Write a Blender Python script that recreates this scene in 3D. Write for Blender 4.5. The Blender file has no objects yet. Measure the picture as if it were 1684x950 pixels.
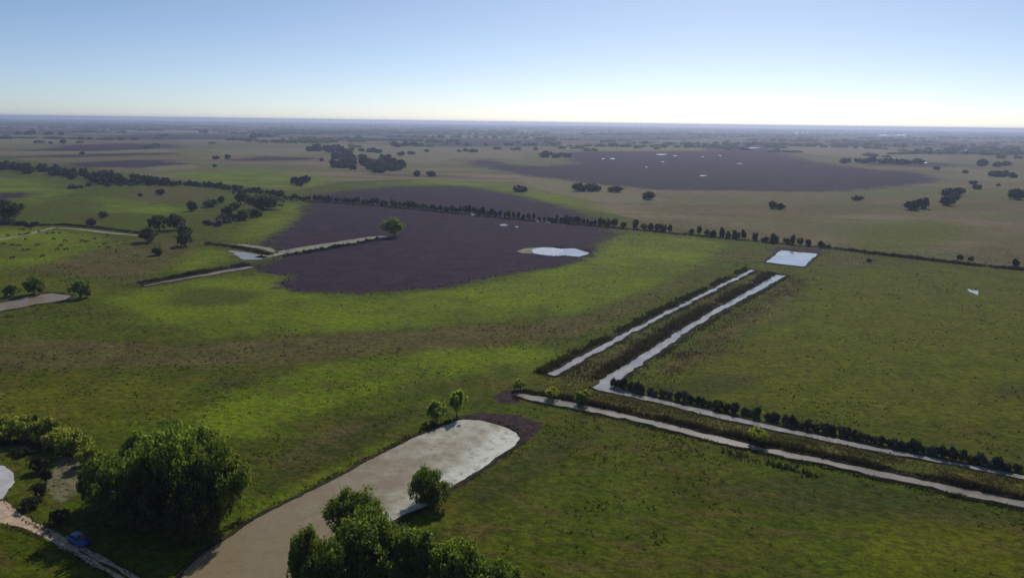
import bpy, bmesh, math, random
import numpy as np
from mathutils import Vector, Matrix

random.seed(7)
RNG = np.random.default_rng(11)
SC = bpy.context.scene
COL = SC.collection

# ------------------------------------------------------------------ camera
CAM_H = 65.0                      # drone height in metres
F_PX, W_PX, H_PX = 1300.0, 1684.0, 950.0
ROLL = math.atan2(22.0, 1680.0)   # horizon falls slightly to the right
PITCH = math.atan((475.0 - 201.0) / F_PX)
cam_d = bpy.data.cameras.new('camera')
cam_d.sensor_fit = 'HORIZONTAL'
cam_d.sensor_width = 36.0
cam_d.lens = 36.0 * F_PX / W_PX
cam_d.clip_start = 0.5
cam_d.clip_end = 90000.0
cam = bpy.data.objects.new('camera', cam_d)
COL.objects.link(cam)
cam.matrix_world = (Matrix.Translation((0, 0, CAM_H)) @ Matrix.Rotation(math.pi / 2 - PITCH, 4, 'X')
                    @ Matrix.Rotation(ROLL, 4, 'Z'))
SC.camera = cam

# ------------------------------------------------------------------ sky and sun
SUN_AZ, SUN_EL = math.radians(15.0), math.radians(38.0)   # azimuth to the right of the view axis (+Y)
world = bpy.data.worlds.new('World')
SC.world = world
world.use_nodes = True
wn, wl = world.node_tree.nodes, world.node_tree.links
wn.clear()
sky = wn.new('ShaderNodeTexSky')
sky.sky_type = 'NISHITA'
sky.sun_disc = False
sky.sun_elevation = SUN_EL
sky.sun_rotation = SUN_AZ
sky.altitude = 0.0
sky.air_density = 0.5
sky.dust_density = 0.5
sky.ozone_density = 4.0
bg = wn.new('ShaderNodeBackground')
bg.inputs['Strength'].default_value = 0.097
wo = wn.new('ShaderNodeOutputWorld')
wb = wn.new('ShaderNodeMix'); wb.data_type = 'RGBA'; wb.blend_type = 'MULTIPLY'      # white balance of the daylight
wb.inputs[0].default_value = 1.0
wb.inputs[7].default_value = (1.07, 1.05, 0.98, 1.0)
wl.new(sky.outputs[0], wb.inputs[6])
wl.new(wb.outputs[2], bg.inputs['Color'])
wl.new(bg.outputs[0], wo.inputs['Surface'])

sd = bpy.data.lights.new('sun', 'SUN')
sd.energy = 3.0
sd.angle = math.radians(0.53)
sd.color = (1.0, 0.93, 0.82)
sun = bpy.data.objects.new('sun', sd)
COL.objects.link(sun)
sv = Vector((math.sin(SUN_AZ) * math.cos(SUN_EL), math.cos(SUN_AZ) * math.cos(SUN_EL), math.sin(SUN_EL)))
sun.rotation_euler = (-sv).to_track_quat('-Z', 'Y').to_euler()
sun.location = (100, 100, 300)

SC.view_settings.view_transform = 'Standard'
SC.view_settings.look = 'None'
SC.view_settings.exposure = 0.0
SC.view_settings.gamma = 1.0
SC.view_settings.use_curve_mapping = False
SC.cycles.use_denoising = True
SC.cycles.denoising_input_passes = 'RGB_ALBEDO_NORMAL'
SC.cycles.denoising_prefilter = 'NONE'
SC.cycles.max_bounces = 6
SC.cycles.volume_bounces = 0
SC.cycles.transparent_max_bounces = 8

# ------------------------------------------------------------------ helpers
cr, sr, cp, sp = math.cos(ROLL), math.sin(ROLL), math.cos(PITCH), math.sin(PITCH)

def G(px, py):
    """the ground point seen at a place of the photograph"""
    X, Y = px - 842.0, 475.0 - py
    xr, yr = X * cr - Y * sr, X * sr + Y * cr
    dx, dy, dz = xr, F_PX * cp + yr * sp, -F_PX * sp + yr * cp
    t = CAM_H / max(-dz, 1e-3)
    return np.array((dx * t, dy * t))

def GP(pts):
    return np.array([G(*p) for p in pts])

def ppm(px, py):
    """photograph pixels per metre at a ground place"""
    g = G(px, py)
    depth = g[1] * cp + CAM_H * sp
    return F_PX / depth

def sdf(poly, P):
    """signed distance to a polygon, positive inside"""
    d2 = np.full(len(P), 1e18)
    inside = np.zeros(len(P), bool)
    n = len(poly)
    for i in range(n):
        a, b = poly[i], poly[(i + 1) % n]
        e = b - a
        w = P - a
        t = np.clip((w @ e) / max(e @ e, 1e-9), 0, 1)
        q = w - t[:, None] * e
        d2 = np.minimum(d2, (q * q).sum(1))
        c1 = (a[1] > P[:, 1]) != (b[1] > P[:, 1])
        den = e[1] if abs(e[1]) > 1e-12 else 1e-12
        c2 = P[:, 0] < a[0] + (P[:, 1] - a[1]) * e[0] / den
        inside ^= (c1 & c2)
    d = np.sqrt(d2)
    return np.where(inside, d, -d)

def weight(polys, P, k=0.02, wmin=2.0):
    """0..1 coverage of soft-edged polygons, 0.5 on the outline"""
    out = np.zeros(len(P))
    dist = np.hypot(P[:, 0], P[:, 1])
    w = np.maximum(wmin, k * dist)
    for px in polys:
        poly = GP(px)
        m = w.max() if False else 0
        lo, hi = poly.min(0), poly.max(0)
        mar = np.minimum(w, 1500)
        sel = ((P[:, 0] > lo[0] - mar) & (P[:, 0] < hi[0] + mar) & (P[:, 1] > lo[1] - mar) & (P[:, 1] < hi[1] + mar))
        if not sel.any():
            continue
        s = sdf(poly, P[sel])
        out[sel] = np.maximum(out[sel], np.clip(0.5 + s / (2 * w[sel]), 0, 1))
    return out

def new_mesh(name, V, F, mat=None, smooth=False):
    me = bpy.data.meshes.new(name)
    V = np.asarray(V, dtype=np.float32)
    if isinstance(F, np.ndarray):
        k = F.shape[1]
        me.vertices.add(len(V)); me.vertices.foreach_set('co', V.ravel())
        me.loops.add(F.size); me.loops.foreach_set('vertex_index', F.astype(np.int32).ravel())
        me.polygons.add(len(F))
        me.polygons.foreach_set('loop_start', np.arange(0, F.size, k, dtype=np.int32))
        me.polygons.foreach_set('loop_total', np.full(len(F), k, dtype=np.int32))
        me.update(calc_edges=True)
    else:
        me.from_pydata(V.tolist(), [], F)
        me.update()
    if smooth:
        me.polygons.foreach_set('use_smooth', np.ones(len(me.polygons), bool))
    if mat:
        for m in (mat if isinstance(mat, (list, tuple)) else [mat]):
            me.materials.append(m)
    return me

def link(name, data, parent=None, loc=None, rz=0.0, scale=None):
    o = bpy.data.objects.new(name, data)
    COL.objects.link(o)
    if parent:
        o.parent = parent
    if loc is not None:
        o.location = loc
    o.rotation_euler = (0, 0, rz)
    if scale is not None:
        o.scale = scale
    return o

def tag(o, label=None, cat=None, group=None, kind=None):
    if label: o['label'] = label
    if cat: o['category'] = cat
    if group: o['group'] = group
    if kind: o['kind'] = kind
    return o

# ------------------------------------------------------------------ materials
def mat_new(name):
    m = bpy.data.materials.new(name)
    m.use_nodes = True
    m.node_tree.nodes.clear()
    return m, m.node_tree.nodes, m.node_tree.links

def noise(n, l, vec, scale, detail=3.0, rough=0.55, w=None):
    t = n.new('ShaderNodeTexNoise')
    t.inputs['Scale'].default_value = scale
    t.inputs['Detail'].default_value = detail
    t.inputs['Roughness'].default_value = rough
    l.new(vec, t.inputs['Vector'])
    return t.outputs['Fac']

def math_n(n, l, op, a, b=None, clamp=False):
    t = n.new('ShaderNodeMath'); t.operation = op; t.use_clamp = clamp
    for i, v in enumerate((a, b)):
        if v is None: continue
        if isinstance(v, (int, float)): t.inputs[i].default_value = v
        else: l.new(v, t.inputs[i])
    return t.outputs[0]

def mix_c(n, l, fac, a, b, mode='MIX'):
    t = n.new('ShaderNodeMix'); t.data_type = 'RGBA'; t.blend_type = mode
    for sock, v in ((t.inputs['Factor'], fac), (t.inputs['A'], a), (t.inputs['B'], b)):
        if isinstance(v, (int, float)): sock.default_value = v
        elif isinstance(v, tuple): sock.default_value = (*v, 1.0)
        else: l.new(v, sock)
    # float factor socket is index 0, colour sockets are 6 and 7
    return t.outputs['Result']

def mixc(n, l, fac, a, b, mode='MIX'):
    t = n.new('ShaderNodeMix'); t.data_type = 'RGBA'; t.blend_type = mode
    for idx, v in ((0, fac), (6, a), (7, b)):
        s = t.inputs[idx]
        if isinstance(v, (int, float)): s.default_value = v
        elif isinstance(v, tuple): s.default_value = (*v, 1.0)
        else: l.new(v, s)
    return t.outputs[2]

def smooth(n, l, v, lo, hi):
    t = n.new('ShaderNodeMapRange'); t.interpolation_type = 'SMOOTHSTEP'
    t.inputs['From Min'].default_value = lo; t.inputs['From Max'].default_value = hi
    l.new(v, t.inputs['Value'])
    return t.outputs['Result']

def simple(name, col, rough=0.8, spec=0.3, metal=0.0, var=0.25, scale=3.0, bump=0.0):
    m, n, l = mat_new(name)
    out = n.new('ShaderNodeOutputMaterial'); b = n.new('ShaderNodeBsdfPrincipled')
    tc = n.new('ShaderNodeTexCoord')
    f = noise(n, l, tc.outputs['Object'], scale, 4.0, 0.6)
    dark = tuple(c * (1 - var) for c in col); lite = tuple(min(1, c * (1 + var)) for c in col)
    l.new(mixc(n, l, smooth(n, l, f, 0.3, 0.7), dark, lite), b.inputs['Base Color'])
    b.inputs['Roughness'].default_value = rough
    b.inputs['Specular IOR Level'].default_value = spec
    b.inputs['Metallic'].default_value = metal
    if bump:
        bp = n.new('ShaderNodeBump'); bp.inputs['Strength'].default_value = bump
        l.new(f, bp.inputs['Height']); l.new(bp.outputs[0], b.inputs['Normal'])
    l.new(b.outputs[0], out.inputs['Surface'])
    return m

def leaf_mat(name, col, trans, tf=0.35, var=0.45, brown=0.0):
    """foliage: diffuse leaf faces that let some sun through, tone varied leaf by leaf and tree by tree"""
    m, n, l = mat_new(name)
    out = n.new('ShaderNodeOutputMaterial')
    geo = n.new('ShaderNodeNewGeometry'); oi = n.new('ShaderNodeObjectInfo')
    r = geo.outputs['Random Per Island']
    k = math_n(n, l, 'ADD', math_n(n, l, 'MULTIPLY', r, 2 * var), 1 - var)
    k2 = math_n(n, l, 'ADD', math_n(n, l, 'MULTIPLY', oi.outputs['Random'], 0.3), 0.85)
    k = math_n(n, l, 'MULTIPLY', k, k2)
    d = n.new('ShaderNodeBsdfDiffuse'); t = n.new('ShaderNodeBsdfTranslucent'); g = n.new('ShaderNodeBsdfGlossy')
    g.inputs['Roughness'].default_value = 0.5
    g.inputs['Color'].default_value = (0.5, 0.52, 0.42, 1)
    cm = n.new('ShaderNodeVectorMath'); cm.operation = 'SCALE'
    cm.inputs[0].default_value = col; l.new(k, cm.inputs['Scale'])
    tm = n.new('ShaderNodeVectorMath'); tm.operation = 'SCALE'
    tm.inputs[0].default_value = trans; l.new(k, tm.inputs['Scale'])
    l.new(cm.outputs[0], d.inputs['Color']); l.new(tm.outputs[0], t.inputs['Color'])
    ms = n.new('ShaderNodeMixShader'); ms.inputs[0].default_value = tf
    l.new(d.outputs[0], ms.inputs[1]); l.new(t.outputs[0], ms.inputs[2])
    m2 = n.new('ShaderNodeMixShader'); m2.inputs[0].default_value = 0.03
    l.new(ms.outputs[0], m2.inputs[1]); l.new(g.outputs[0], m2.inputs[2])
    l.new(m2.outputs[0], out.inputs['Surface'])
    return m

def tint_mat(name, tf=0.3):
    """grass and reed blades: colour stored per tuft"""
    m, n, l = mat_new(name)
    out = n.new('ShaderNodeOutputMaterial')
    at = n.new('ShaderNodeAttribute'); at.attribute_name = 'tint'
    d = n.new('ShaderNodeBsdfDiffuse'); t = n.new('ShaderNodeBsdfTranslucent')
    l.new(at.outputs['Color'], d.inputs['Color']); l.new(at.outputs['Color'], t.inputs['Color'])
    ms = n.new('ShaderNodeMixShader'); ms.inputs[0].default_value = tf
    l.new(d.outputs[0], ms.inputs[1]); l.new(t.outputs[0], ms.inputs[2])
    l.new(ms.outputs[0], out.inputs['Surface'])
    return m

def water_mat(name, col, col2, rough=0.08, scale=0.25, ripple=0.02, lo=0.4, hi=0.65, attr=False, spec=0.5):
    m, n, l = mat_new(name)
    out = n.new('ShaderNodeOutputMaterial'); b = n.new('ShaderNodeBsdfPrincipled')
    tc = n.new('ShaderNodeTexCoord')
    f = noise(n, l, tc.outputs['Object'], scale, 5.0, 0.62)
    if attr:
        at = n.new('ShaderNodeAttribute'); at.attribute_name = 'scum_sheen'
        f = math_n(n, l, 'ADD', math_n(n, l, 'MULTIPLY', f, 0.9), math_n(n, l, 'SUBTRACT', at.outputs['Fac'], 0.44))
    c = mixc(n, l, smooth(n, l, f, lo, hi), col, col2)
    if attr:
        g = noise(n, l, tc.outputs['Object'], 0.45, 8.0, 0.78)
        c = mixc(n, l, smooth(n, l, g, 0.46, 0.66), c, mixc(n, l, 0.75, c, (0.17, 0.15, 0.075)))
    l.new(c, b.inputs['Base Color'])
    b.inputs['Roughness'].default_value = rough
    b.inputs['Specular IOR Level'].default_value = spec
    b.inputs['IOR'].default_value = 1.33
    bp = n.new('ShaderNodeBump'); bp.inputs['Strength'].default_value = ripple; bp.inputs['Distance'].default_value = 0.3
    l.new(noise(n, l, tc.outputs['Object'], 1.6, 2.0), bp.inputs['Height'])
    l.new(bp.outputs[0], b.inputs['Normal'])
    l.new(b.outputs[0], out.inputs['Surface'])
    return m

MAT = {
    'leaf_mid': leaf_mat('leaf_mid_green', (0.078, 0.115, 0.018), (0.26, 0.36, 0.03), 0.45),
    'leaf_dark': leaf_mat('leaf_dark_green', (0.048, 0.066, 0.014), (0.15, 0.19, 0.022), 0.4),
    'leaf_dim': leaf_mat('leaf_dusky', (0.032, 0.036, 0.020), (0.05, 0.06, 0.02), 0.25),
    'leaf_yellow': leaf_mat('leaf_yellow_green', (0.19, 0.21, 0.028), (0.48, 0.52, 0.05), 0.55),
    'leaf_bright': leaf_mat('leaf_bright_green', (0.12, 0.16, 0.03), (0.42, 0.54, 0.06), 0.55),
    'leaf_gray': leaf_mat('leaf_grey_green', (0.09, 0.10, 0.07), (0.12, 0.14, 0.08), 0.3),
    'bark': simple('bark', (0.06, 0.047, 0.035), 0.9, 0.2, var=0.4, scale=6.0),
    'blade': tint_mat('grass_blades', 0.5),
    'canal': water_mat('silty_canal_water', (0.30, 0.29, 0.27), (0.42, 0.41, 0.39), 0.06, 0.12, 0.03),
    'ditch': water_mat('muddy_ditch_water', (0.22, 0.20, 0.155), (0.30, 0.27, 0.21), 0.2, 0.12, 0.03, spec=0.35),
    'pond': water_mat('algae_pond_water', (0.245, 0.195, 0.115), (0.58, 0.60, 0.51), 0.38, 0.22, 0.05, 0.25, 0.95, True, 0.25),
    'clear': water_mat('clear_pond_water', (0.34, 0.39, 0.42), (0.44, 0.47, 0.48), 0.05, 0.05, 0.015),
    'pale': water_mat('pale_clay_pond_water', (0.48, 0.47, 0.44), (0.60, 0.59, 0.56), 0.12, 0.3, 0.02),
    'tanpond': water_mat('tan_pond_water', (0.20, 0.16, 0.11), (0.26, 0.215, 0.155), 0.4, 0.2, 0.02, spec=0.2),
    'sand': simple('sandy_track', (0.50, 0.38, 0.27), 0.95, 0.1, var=0.22, scale=0.7, bump=0.2),
    'mud': simple('wet_mud', (0.040, 0.033, 0.020), 0.9, 0.05, var=0.35, scale=0.8, bump=0.4),
    'drybank': simple('dry_bank_grass', (0.25, 0.24, 0.17), 0.95, 0.1, var=0.3, scale=0.3, bump=0.3),
    'drain': simple('dark_drain_growth', (0.035, 0.032, 0.022), 0.95, 0.1, var=0.4, scale=0.4, bump=0.4),
    'hide': simple('cattle_hide', (0.018, 0.013, 0.010), 0.8, 0.2, var=0.3, scale=2.0),
}

# ------------------------------------------------------------------ zones of the land, outlined on the photograph
MARSH = [
    [(518, 320), (557, 314), (655, 307), (733, 305), (792, 310), (851, 322), (909, 338), (980, 357), (1011, 383), (988, 400),
     (968, 420), (949, 428), (909, 439), (851, 447), (792, 459), (733, 471), (635, 481), (576, 484), (498, 479), (459, 473),
     (474, 453), (423, 447), (420, 437), (450, 424), (467, 413), (433, 404), (439, 392), (470, 377), (494, 357), (506, 338)],
    [(759, 265), (800, 262), (840, 271), (899, 273), (949, 269), (935, 263), (900, 252), (947, 250), (1040, 249), (1160, 249), (1184, 240), (1210, 236),
     (1266, 234), (1286, 253), (1329, 263), (1378, 272), (1444, 279), (1502, 283), (1545, 292), (1542, 298), (1487, 306),
     (1430, 311), (1372, 315), (1286, 316), (1200, 313), (1077, 312), (1006, 305), (942, 299), (864, 288), (820, 281), (785, 273)],
    [(100, 269), (180, 264), (270, 263), (312, 270), (230, 276), (120, 275)],
    [(40, 248), (120, 238), (200, 236), (292, 237), (297, 243), (230, 246), (150, 249)],
    [(130, 229), (200, 222), (330, 221), (410, 224), (400, 229), (250, 230)],
    [(-40, 260), (60, 256), (160, 253), (290, 251), (290, 254), (120, 259)],
    [(370, 263), (430, 257), (517, 259), (515, 264), (400, 265)],
    [(-40, 318), (55, 316), (50, 324), (-40, 330)],
    [(510, 232), (525, 225), (690, 227), (690, 231)],
    [(520, 221), (640, 218), (700, 219), (690, 223)],
    [(680, 240), (760, 229), (900, 231), (900, 240), (760, 241)],
    [(1395, 268), (1440, 265), (1540, 268), (1595, 272), (1540, 275), (1440, 272)],
    [(1530, 250), (1600, 244), (1720, 246), (1720, 254), (1600, 253)],
    [(940, 226), (1100, 222), (1180, 227), (1100, 231), (960, 232)],
]
MUD = [
    [(752, 685), (790, 678), (850, 682), (895, 698), (885, 712), (850, 735), (800, 770), (760, 800), (740, 805), (800, 760), (858, 722), (852, 710), (800, 690)],
    [(808, 652), (830, 642), (862, 640), (870, 650), (850, 664), (820, 664)],
    [(1255, 412), (1280, 405), (1350, 410), (1350, 416), (1290, 412)],
]
BROWN = [
    [(-200, 545), (0, 548), (120, 556), (200, 562), (300, 564), (420, 556), (520, 546), (640, 541), (760, 536), (880, 530), (960, 514), (1060, 480),
     (1120, 455), (1150, 450), (1060, 510), (1000, 540), (900, 562), (800, 572), (600, 588), (450, 602), (300, 606), (150, 608), (0, 612), (-200, 615)],
    [(130, 412), (200, 402), (240, 388), (330, 400), (335, 414), (290, 432), (240, 462), (170, 462), (60, 452), (20, 446)],
    [(1300, 452), (1345, 462), (1290, 510), (1235, 550), (1185, 590), (1120, 612), (1060, 618), (1120, 580), (1190, 530)],
    [(1160, 418), (1200, 406), (1262, 410), (1232, 430), (1180, 434)],
    [(1335, 425), (1352, 412), (1420, 418), (1455, 432), (1400, 444), (1345, 442)],
    [(180, 318), (240, 305), (330, 308), (370, 320), (330, 332), (220, 334)],
    [(900, 622), (1240, 450), (1290, 452), (985, 634), (930, 640)],
    [(440, 745), (520, 712), (620, 690), (560, 725), (480, 765)],
    [(1000, 655), (1300, 715), (1680, 795), (1720, 830), (1500, 780), (1200, 715), (960, 660)],
    [(990, 345), (1240, 362), (1340, 368), (1450, 345), (1684, 350), (1684, 330), (1400, 335), (1100, 335)],
    [(1560, 420), (1600, 395), (1720, 385), (1720, 440), (1640, 432)],
    [(1000, 374), (1020, 362), (1120, 360), (1300, 385), (1400, 400), (1350, 400)],
]
LUSH = [
    [(170, 492), (240, 476), (330, 460), (430, 450), (470, 455), (480, 482), (640, 488), (760, 475), (860, 452), (950, 432), (1000, 395),
     (1050, 384), (1190, 398), (1160, 430), (1080, 480), (960, 512), (800, 530), (600, 542), (350, 552), (230, 530)],
    [(-60, 376), (60, 372), (150, 388), (195, 400), (150, 412), (60, 440), (-60, 445)],
    [(270, 444), (320, 415), (350, 408), (385, 424), (330, 442)],
    [(372, 395), (430, 358), (480, 336), (505, 336), (500, 362), (440, 392), (395, 400)],
    [(400, 640), (520, 600), (700, 575), (860, 568), (930, 575), (860, 615), (700, 620), (560, 660), (420, 720), (300, 700)],
    [(-60, 290), (60, 296), (110, 315), (60, 335), (-60, 312)],
    [(270, 285), (420, 278), (560, 296), (480, 310), (330, 300)],
    [(160, 325), (230, 330), (330, 350), (260, 352), (180, 348)],
    [(400, 860), (430, 820), (520, 780), (640, 728), (640, 735), (520, 800), (430, 850)],
    [(620, 302), (700, 296), (800, 300), (960, 330), (1000, 350), (900, 330), (780, 305)],
]
OLIVE = [
    [(1050, 625), (1190, 590), (1300, 500), (1370, 445), (1460, 435), (1720, 450), (1720, 700), (1500, 700), (1250, 670)],
    [(1370, 395), (1420, 370), (1530, 362), (1600, 372), (1560, 402), (1440, 415)],
    [(-60, 650), (100, 620), (300, 625), (350, 680), (200, 700), (-60, 700)],
    [(1440, 850), (1720, 850), (1720, 1000), (1380, 1000)],
    [(-60, 470), (-60, 445), (60, 455), (170, 470), (160, 488)],
]
DARK = [
    [(850, 512), (890, 504), (920, 510), (895, 520)],
    [(800, 605), (830, 596), (865, 600), (850, 618), (815, 620)],
    [(330, 630), (370, 620), (440, 615), (430, 630), (360, 638)],
    [(1470, 612), (1495, 606), (1515, 615), (1500, 625), (1480, 622)],
    [(1610, 635), (1680, 628), (1720, 640), (1720, 660), (1640, 655)],
    [(1060, 640), (1150, 615), (1260, 615), (1250, 640), (1150, 655)],
    [(1110, 800), (1350, 770), (1720, 850), (1720, 880), (1500, 860), (1300, 850)],
    [(750, 800), (900, 720), (1000, 710), (900, 780), (780, 860)],
    [(255, 500), (280, 475), (350, 470), (450, 480), (420, 500), (320, 508)],
    [(430, 770), (560, 690), (700, 670), (640, 720), (500, 790), (420, 840)],
    [(1462, 432), (1478, 433), (1515, 452), (1545, 470), (1575, 495), (1560, 494), (1530, 472), (1500, 454)],
    [(1570, 436), (1590, 440), (1640, 452), (1720, 462), (1720, 468), (1630, 457)],
    [(185, 508), (215, 512), (260, 528), (330, 548), (320, 554), (250, 535), (205, 520)],
    [(880, 545), (980, 505), (1120, 455), (1125, 459), (990, 512), (890, 552)],
    [(330, 800), (420, 770), (470, 740), (480, 745), (430, 778), (400, 800)],
]
PLAIN = [
    [(-900, 240), (0, 258), (300, 296), (480, 314), (560, 298), (700, 295), (850, 316), (1000, 350), (1100, 373), (1350, 406),
     (1684, 441), (2200, 470), (3200, 250), (2400, 222.5), (842, 200), (-900, 178)],
]
PALE = [
    [(75, 790), (95, 755), (125, 752), (140, 775), (130, 810), (95, 830)],
    [(-20, 262), (0, 262), (0, 262)],
    [(840, 285), (960, 298), (1100, 330), (1000, 335), (880, 310)],
    [(230, 275), (320, 270), (330, 277), (260, 281)],
    [(300, 232), (410, 229), (420, 233), (300, 235)],
    [(1280, 236), (1440, 244), (1560, 258), (1560, 266), (1400, 258), (1330, 254)],
    [(900, 243), (1160, 240), (1160, 247), (950, 248)],
    [(-60, 226), (100, 226), (140, 234), (-60, 240)], [(-60, 250), (280, 246), (300, 250), (-60, 255)], [(330, 246), (500, 244), (530, 254), (380, 256)],
    [(560, 236), (700, 243), (860, 250), (860, 262), (760, 258), (700, 270), (560, 250)], [(1560, 276), (1684, 282), (1684, 300), (1600, 296)],
    [(160, 212), (420, 214), (420, 219), (200, 218)], [(700, 222), (900, 226), (900, 229), (700, 226)],
]

POND = [(762, 689), (790, 691), (825, 700), (850, 711), (855, 720), (845, 734), (800, 765), (770, 783), (735, 806), (700, 832), (655, 852),
        (620, 868), (585, 892), (545, 922), (505, 955), (470, 995), (430, 1040), (250, 1040), (285, 965), (312, 930), (335, 908), (365, 890), (392, 872),
        (440, 842), (520, 803), (600, 760), (680, 720), (730, 699)]
WATER_POLYS = {'pond': POND}

# ------------------------------------------------------------------ the ground sheet (one mesh, finer towards the viewed land)
def make_ground():
    a_in = np.linspace(-44, 44, 470)
    a_out = np.concatenate([np.linspace(-180, -46, 40), a_in, np.linspace(46, 180, 40)[:-1]])
    rr = np.concatenate([[0.0], np.linspace(20, 78, 8), np.geomspace(80, 2600, 430), np.geomspace(2700, 21000, 60)])
    A = np.radians(a_out)
    RA, AA = np.meshgrid(rr[1:], A, indexing='ij')
    V = np.stack([RA * np.sin(AA), RA * np.cos(AA), np.zeros_like(RA)], -1).reshape(-1, 3)
    nr, na = RA.shape
    i, j = np.meshgrid(np.arange(nr - 1), np.arange(na), indexing='ij')
    j2 = (j + 1) % na
    F = np.stack([i * na + j, i * na + j2, (i + 1) * na + j2, (i + 1) * na + j], -1).reshape(-1, 4)
    F = F[:, ::-1].copy()
    # centre disc closes the sheet under the camera
    c = len(V)
    V = np.vstack([V, [[0, 0, 0]]])
    me = bpy.data.meshes.new('ground')
    tri = [(c, (k + 1) % na, k) for k in range(na)]
    loops = np.concatenate([F.ravel(), np.array(tri).ravel()]).astype(np.int32)
    tot = np.concatenate([np.full(len(F), 4), np.full(len(tri), 3)]).astype(np.int32)
    st = np.concatenate([[0], np.cumsum(tot)[:-1]]).astype(np.int32)
    me.vertices.add(len(V)); me.vertices.foreach_set('co', V.astype(np.float32).ravel())
    me.loops.add(len(loops)); me.loops.foreach_set('vertex_index', loops)
    me.polygons.add(len(tot)); me.polygons.foreach_set('loop_start', st); me.polygons.foreach_set('loop_total', tot)
    me.update(calc_edges=True)
    P = V[:, :2]
    for nm, polys, k, wm in (('marsh', MARSH, 0.028, 3.0), ('mud', MUD, 0.012, 1.2), ('brown', BROWN, 0.035, 5.0), ('lush', LUSH, 0.035, 5.0),
                             ('olive', OLIVE, 0.05, 8.0), ('dark', DARK, 0.03, 5.0), ('plain', PLAIN, 0.03, 5.0), ('pale', PALE, 0.02, 2.0)):
        w = weight(polys, P, k, wm)
        if nm == 'plain':
            w = np.where(np.hypot(P[:, 0], P[:, 1]) > 3500, 1.0, w)
        at = me.attributes.new(nm, 'FLOAT', 'POINT')
        at.data.foreach_set('value', w.astype(np.float32))
    me.materials.append(ground_mat())
    return tag(link('ground', me), kind='structure')

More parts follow.
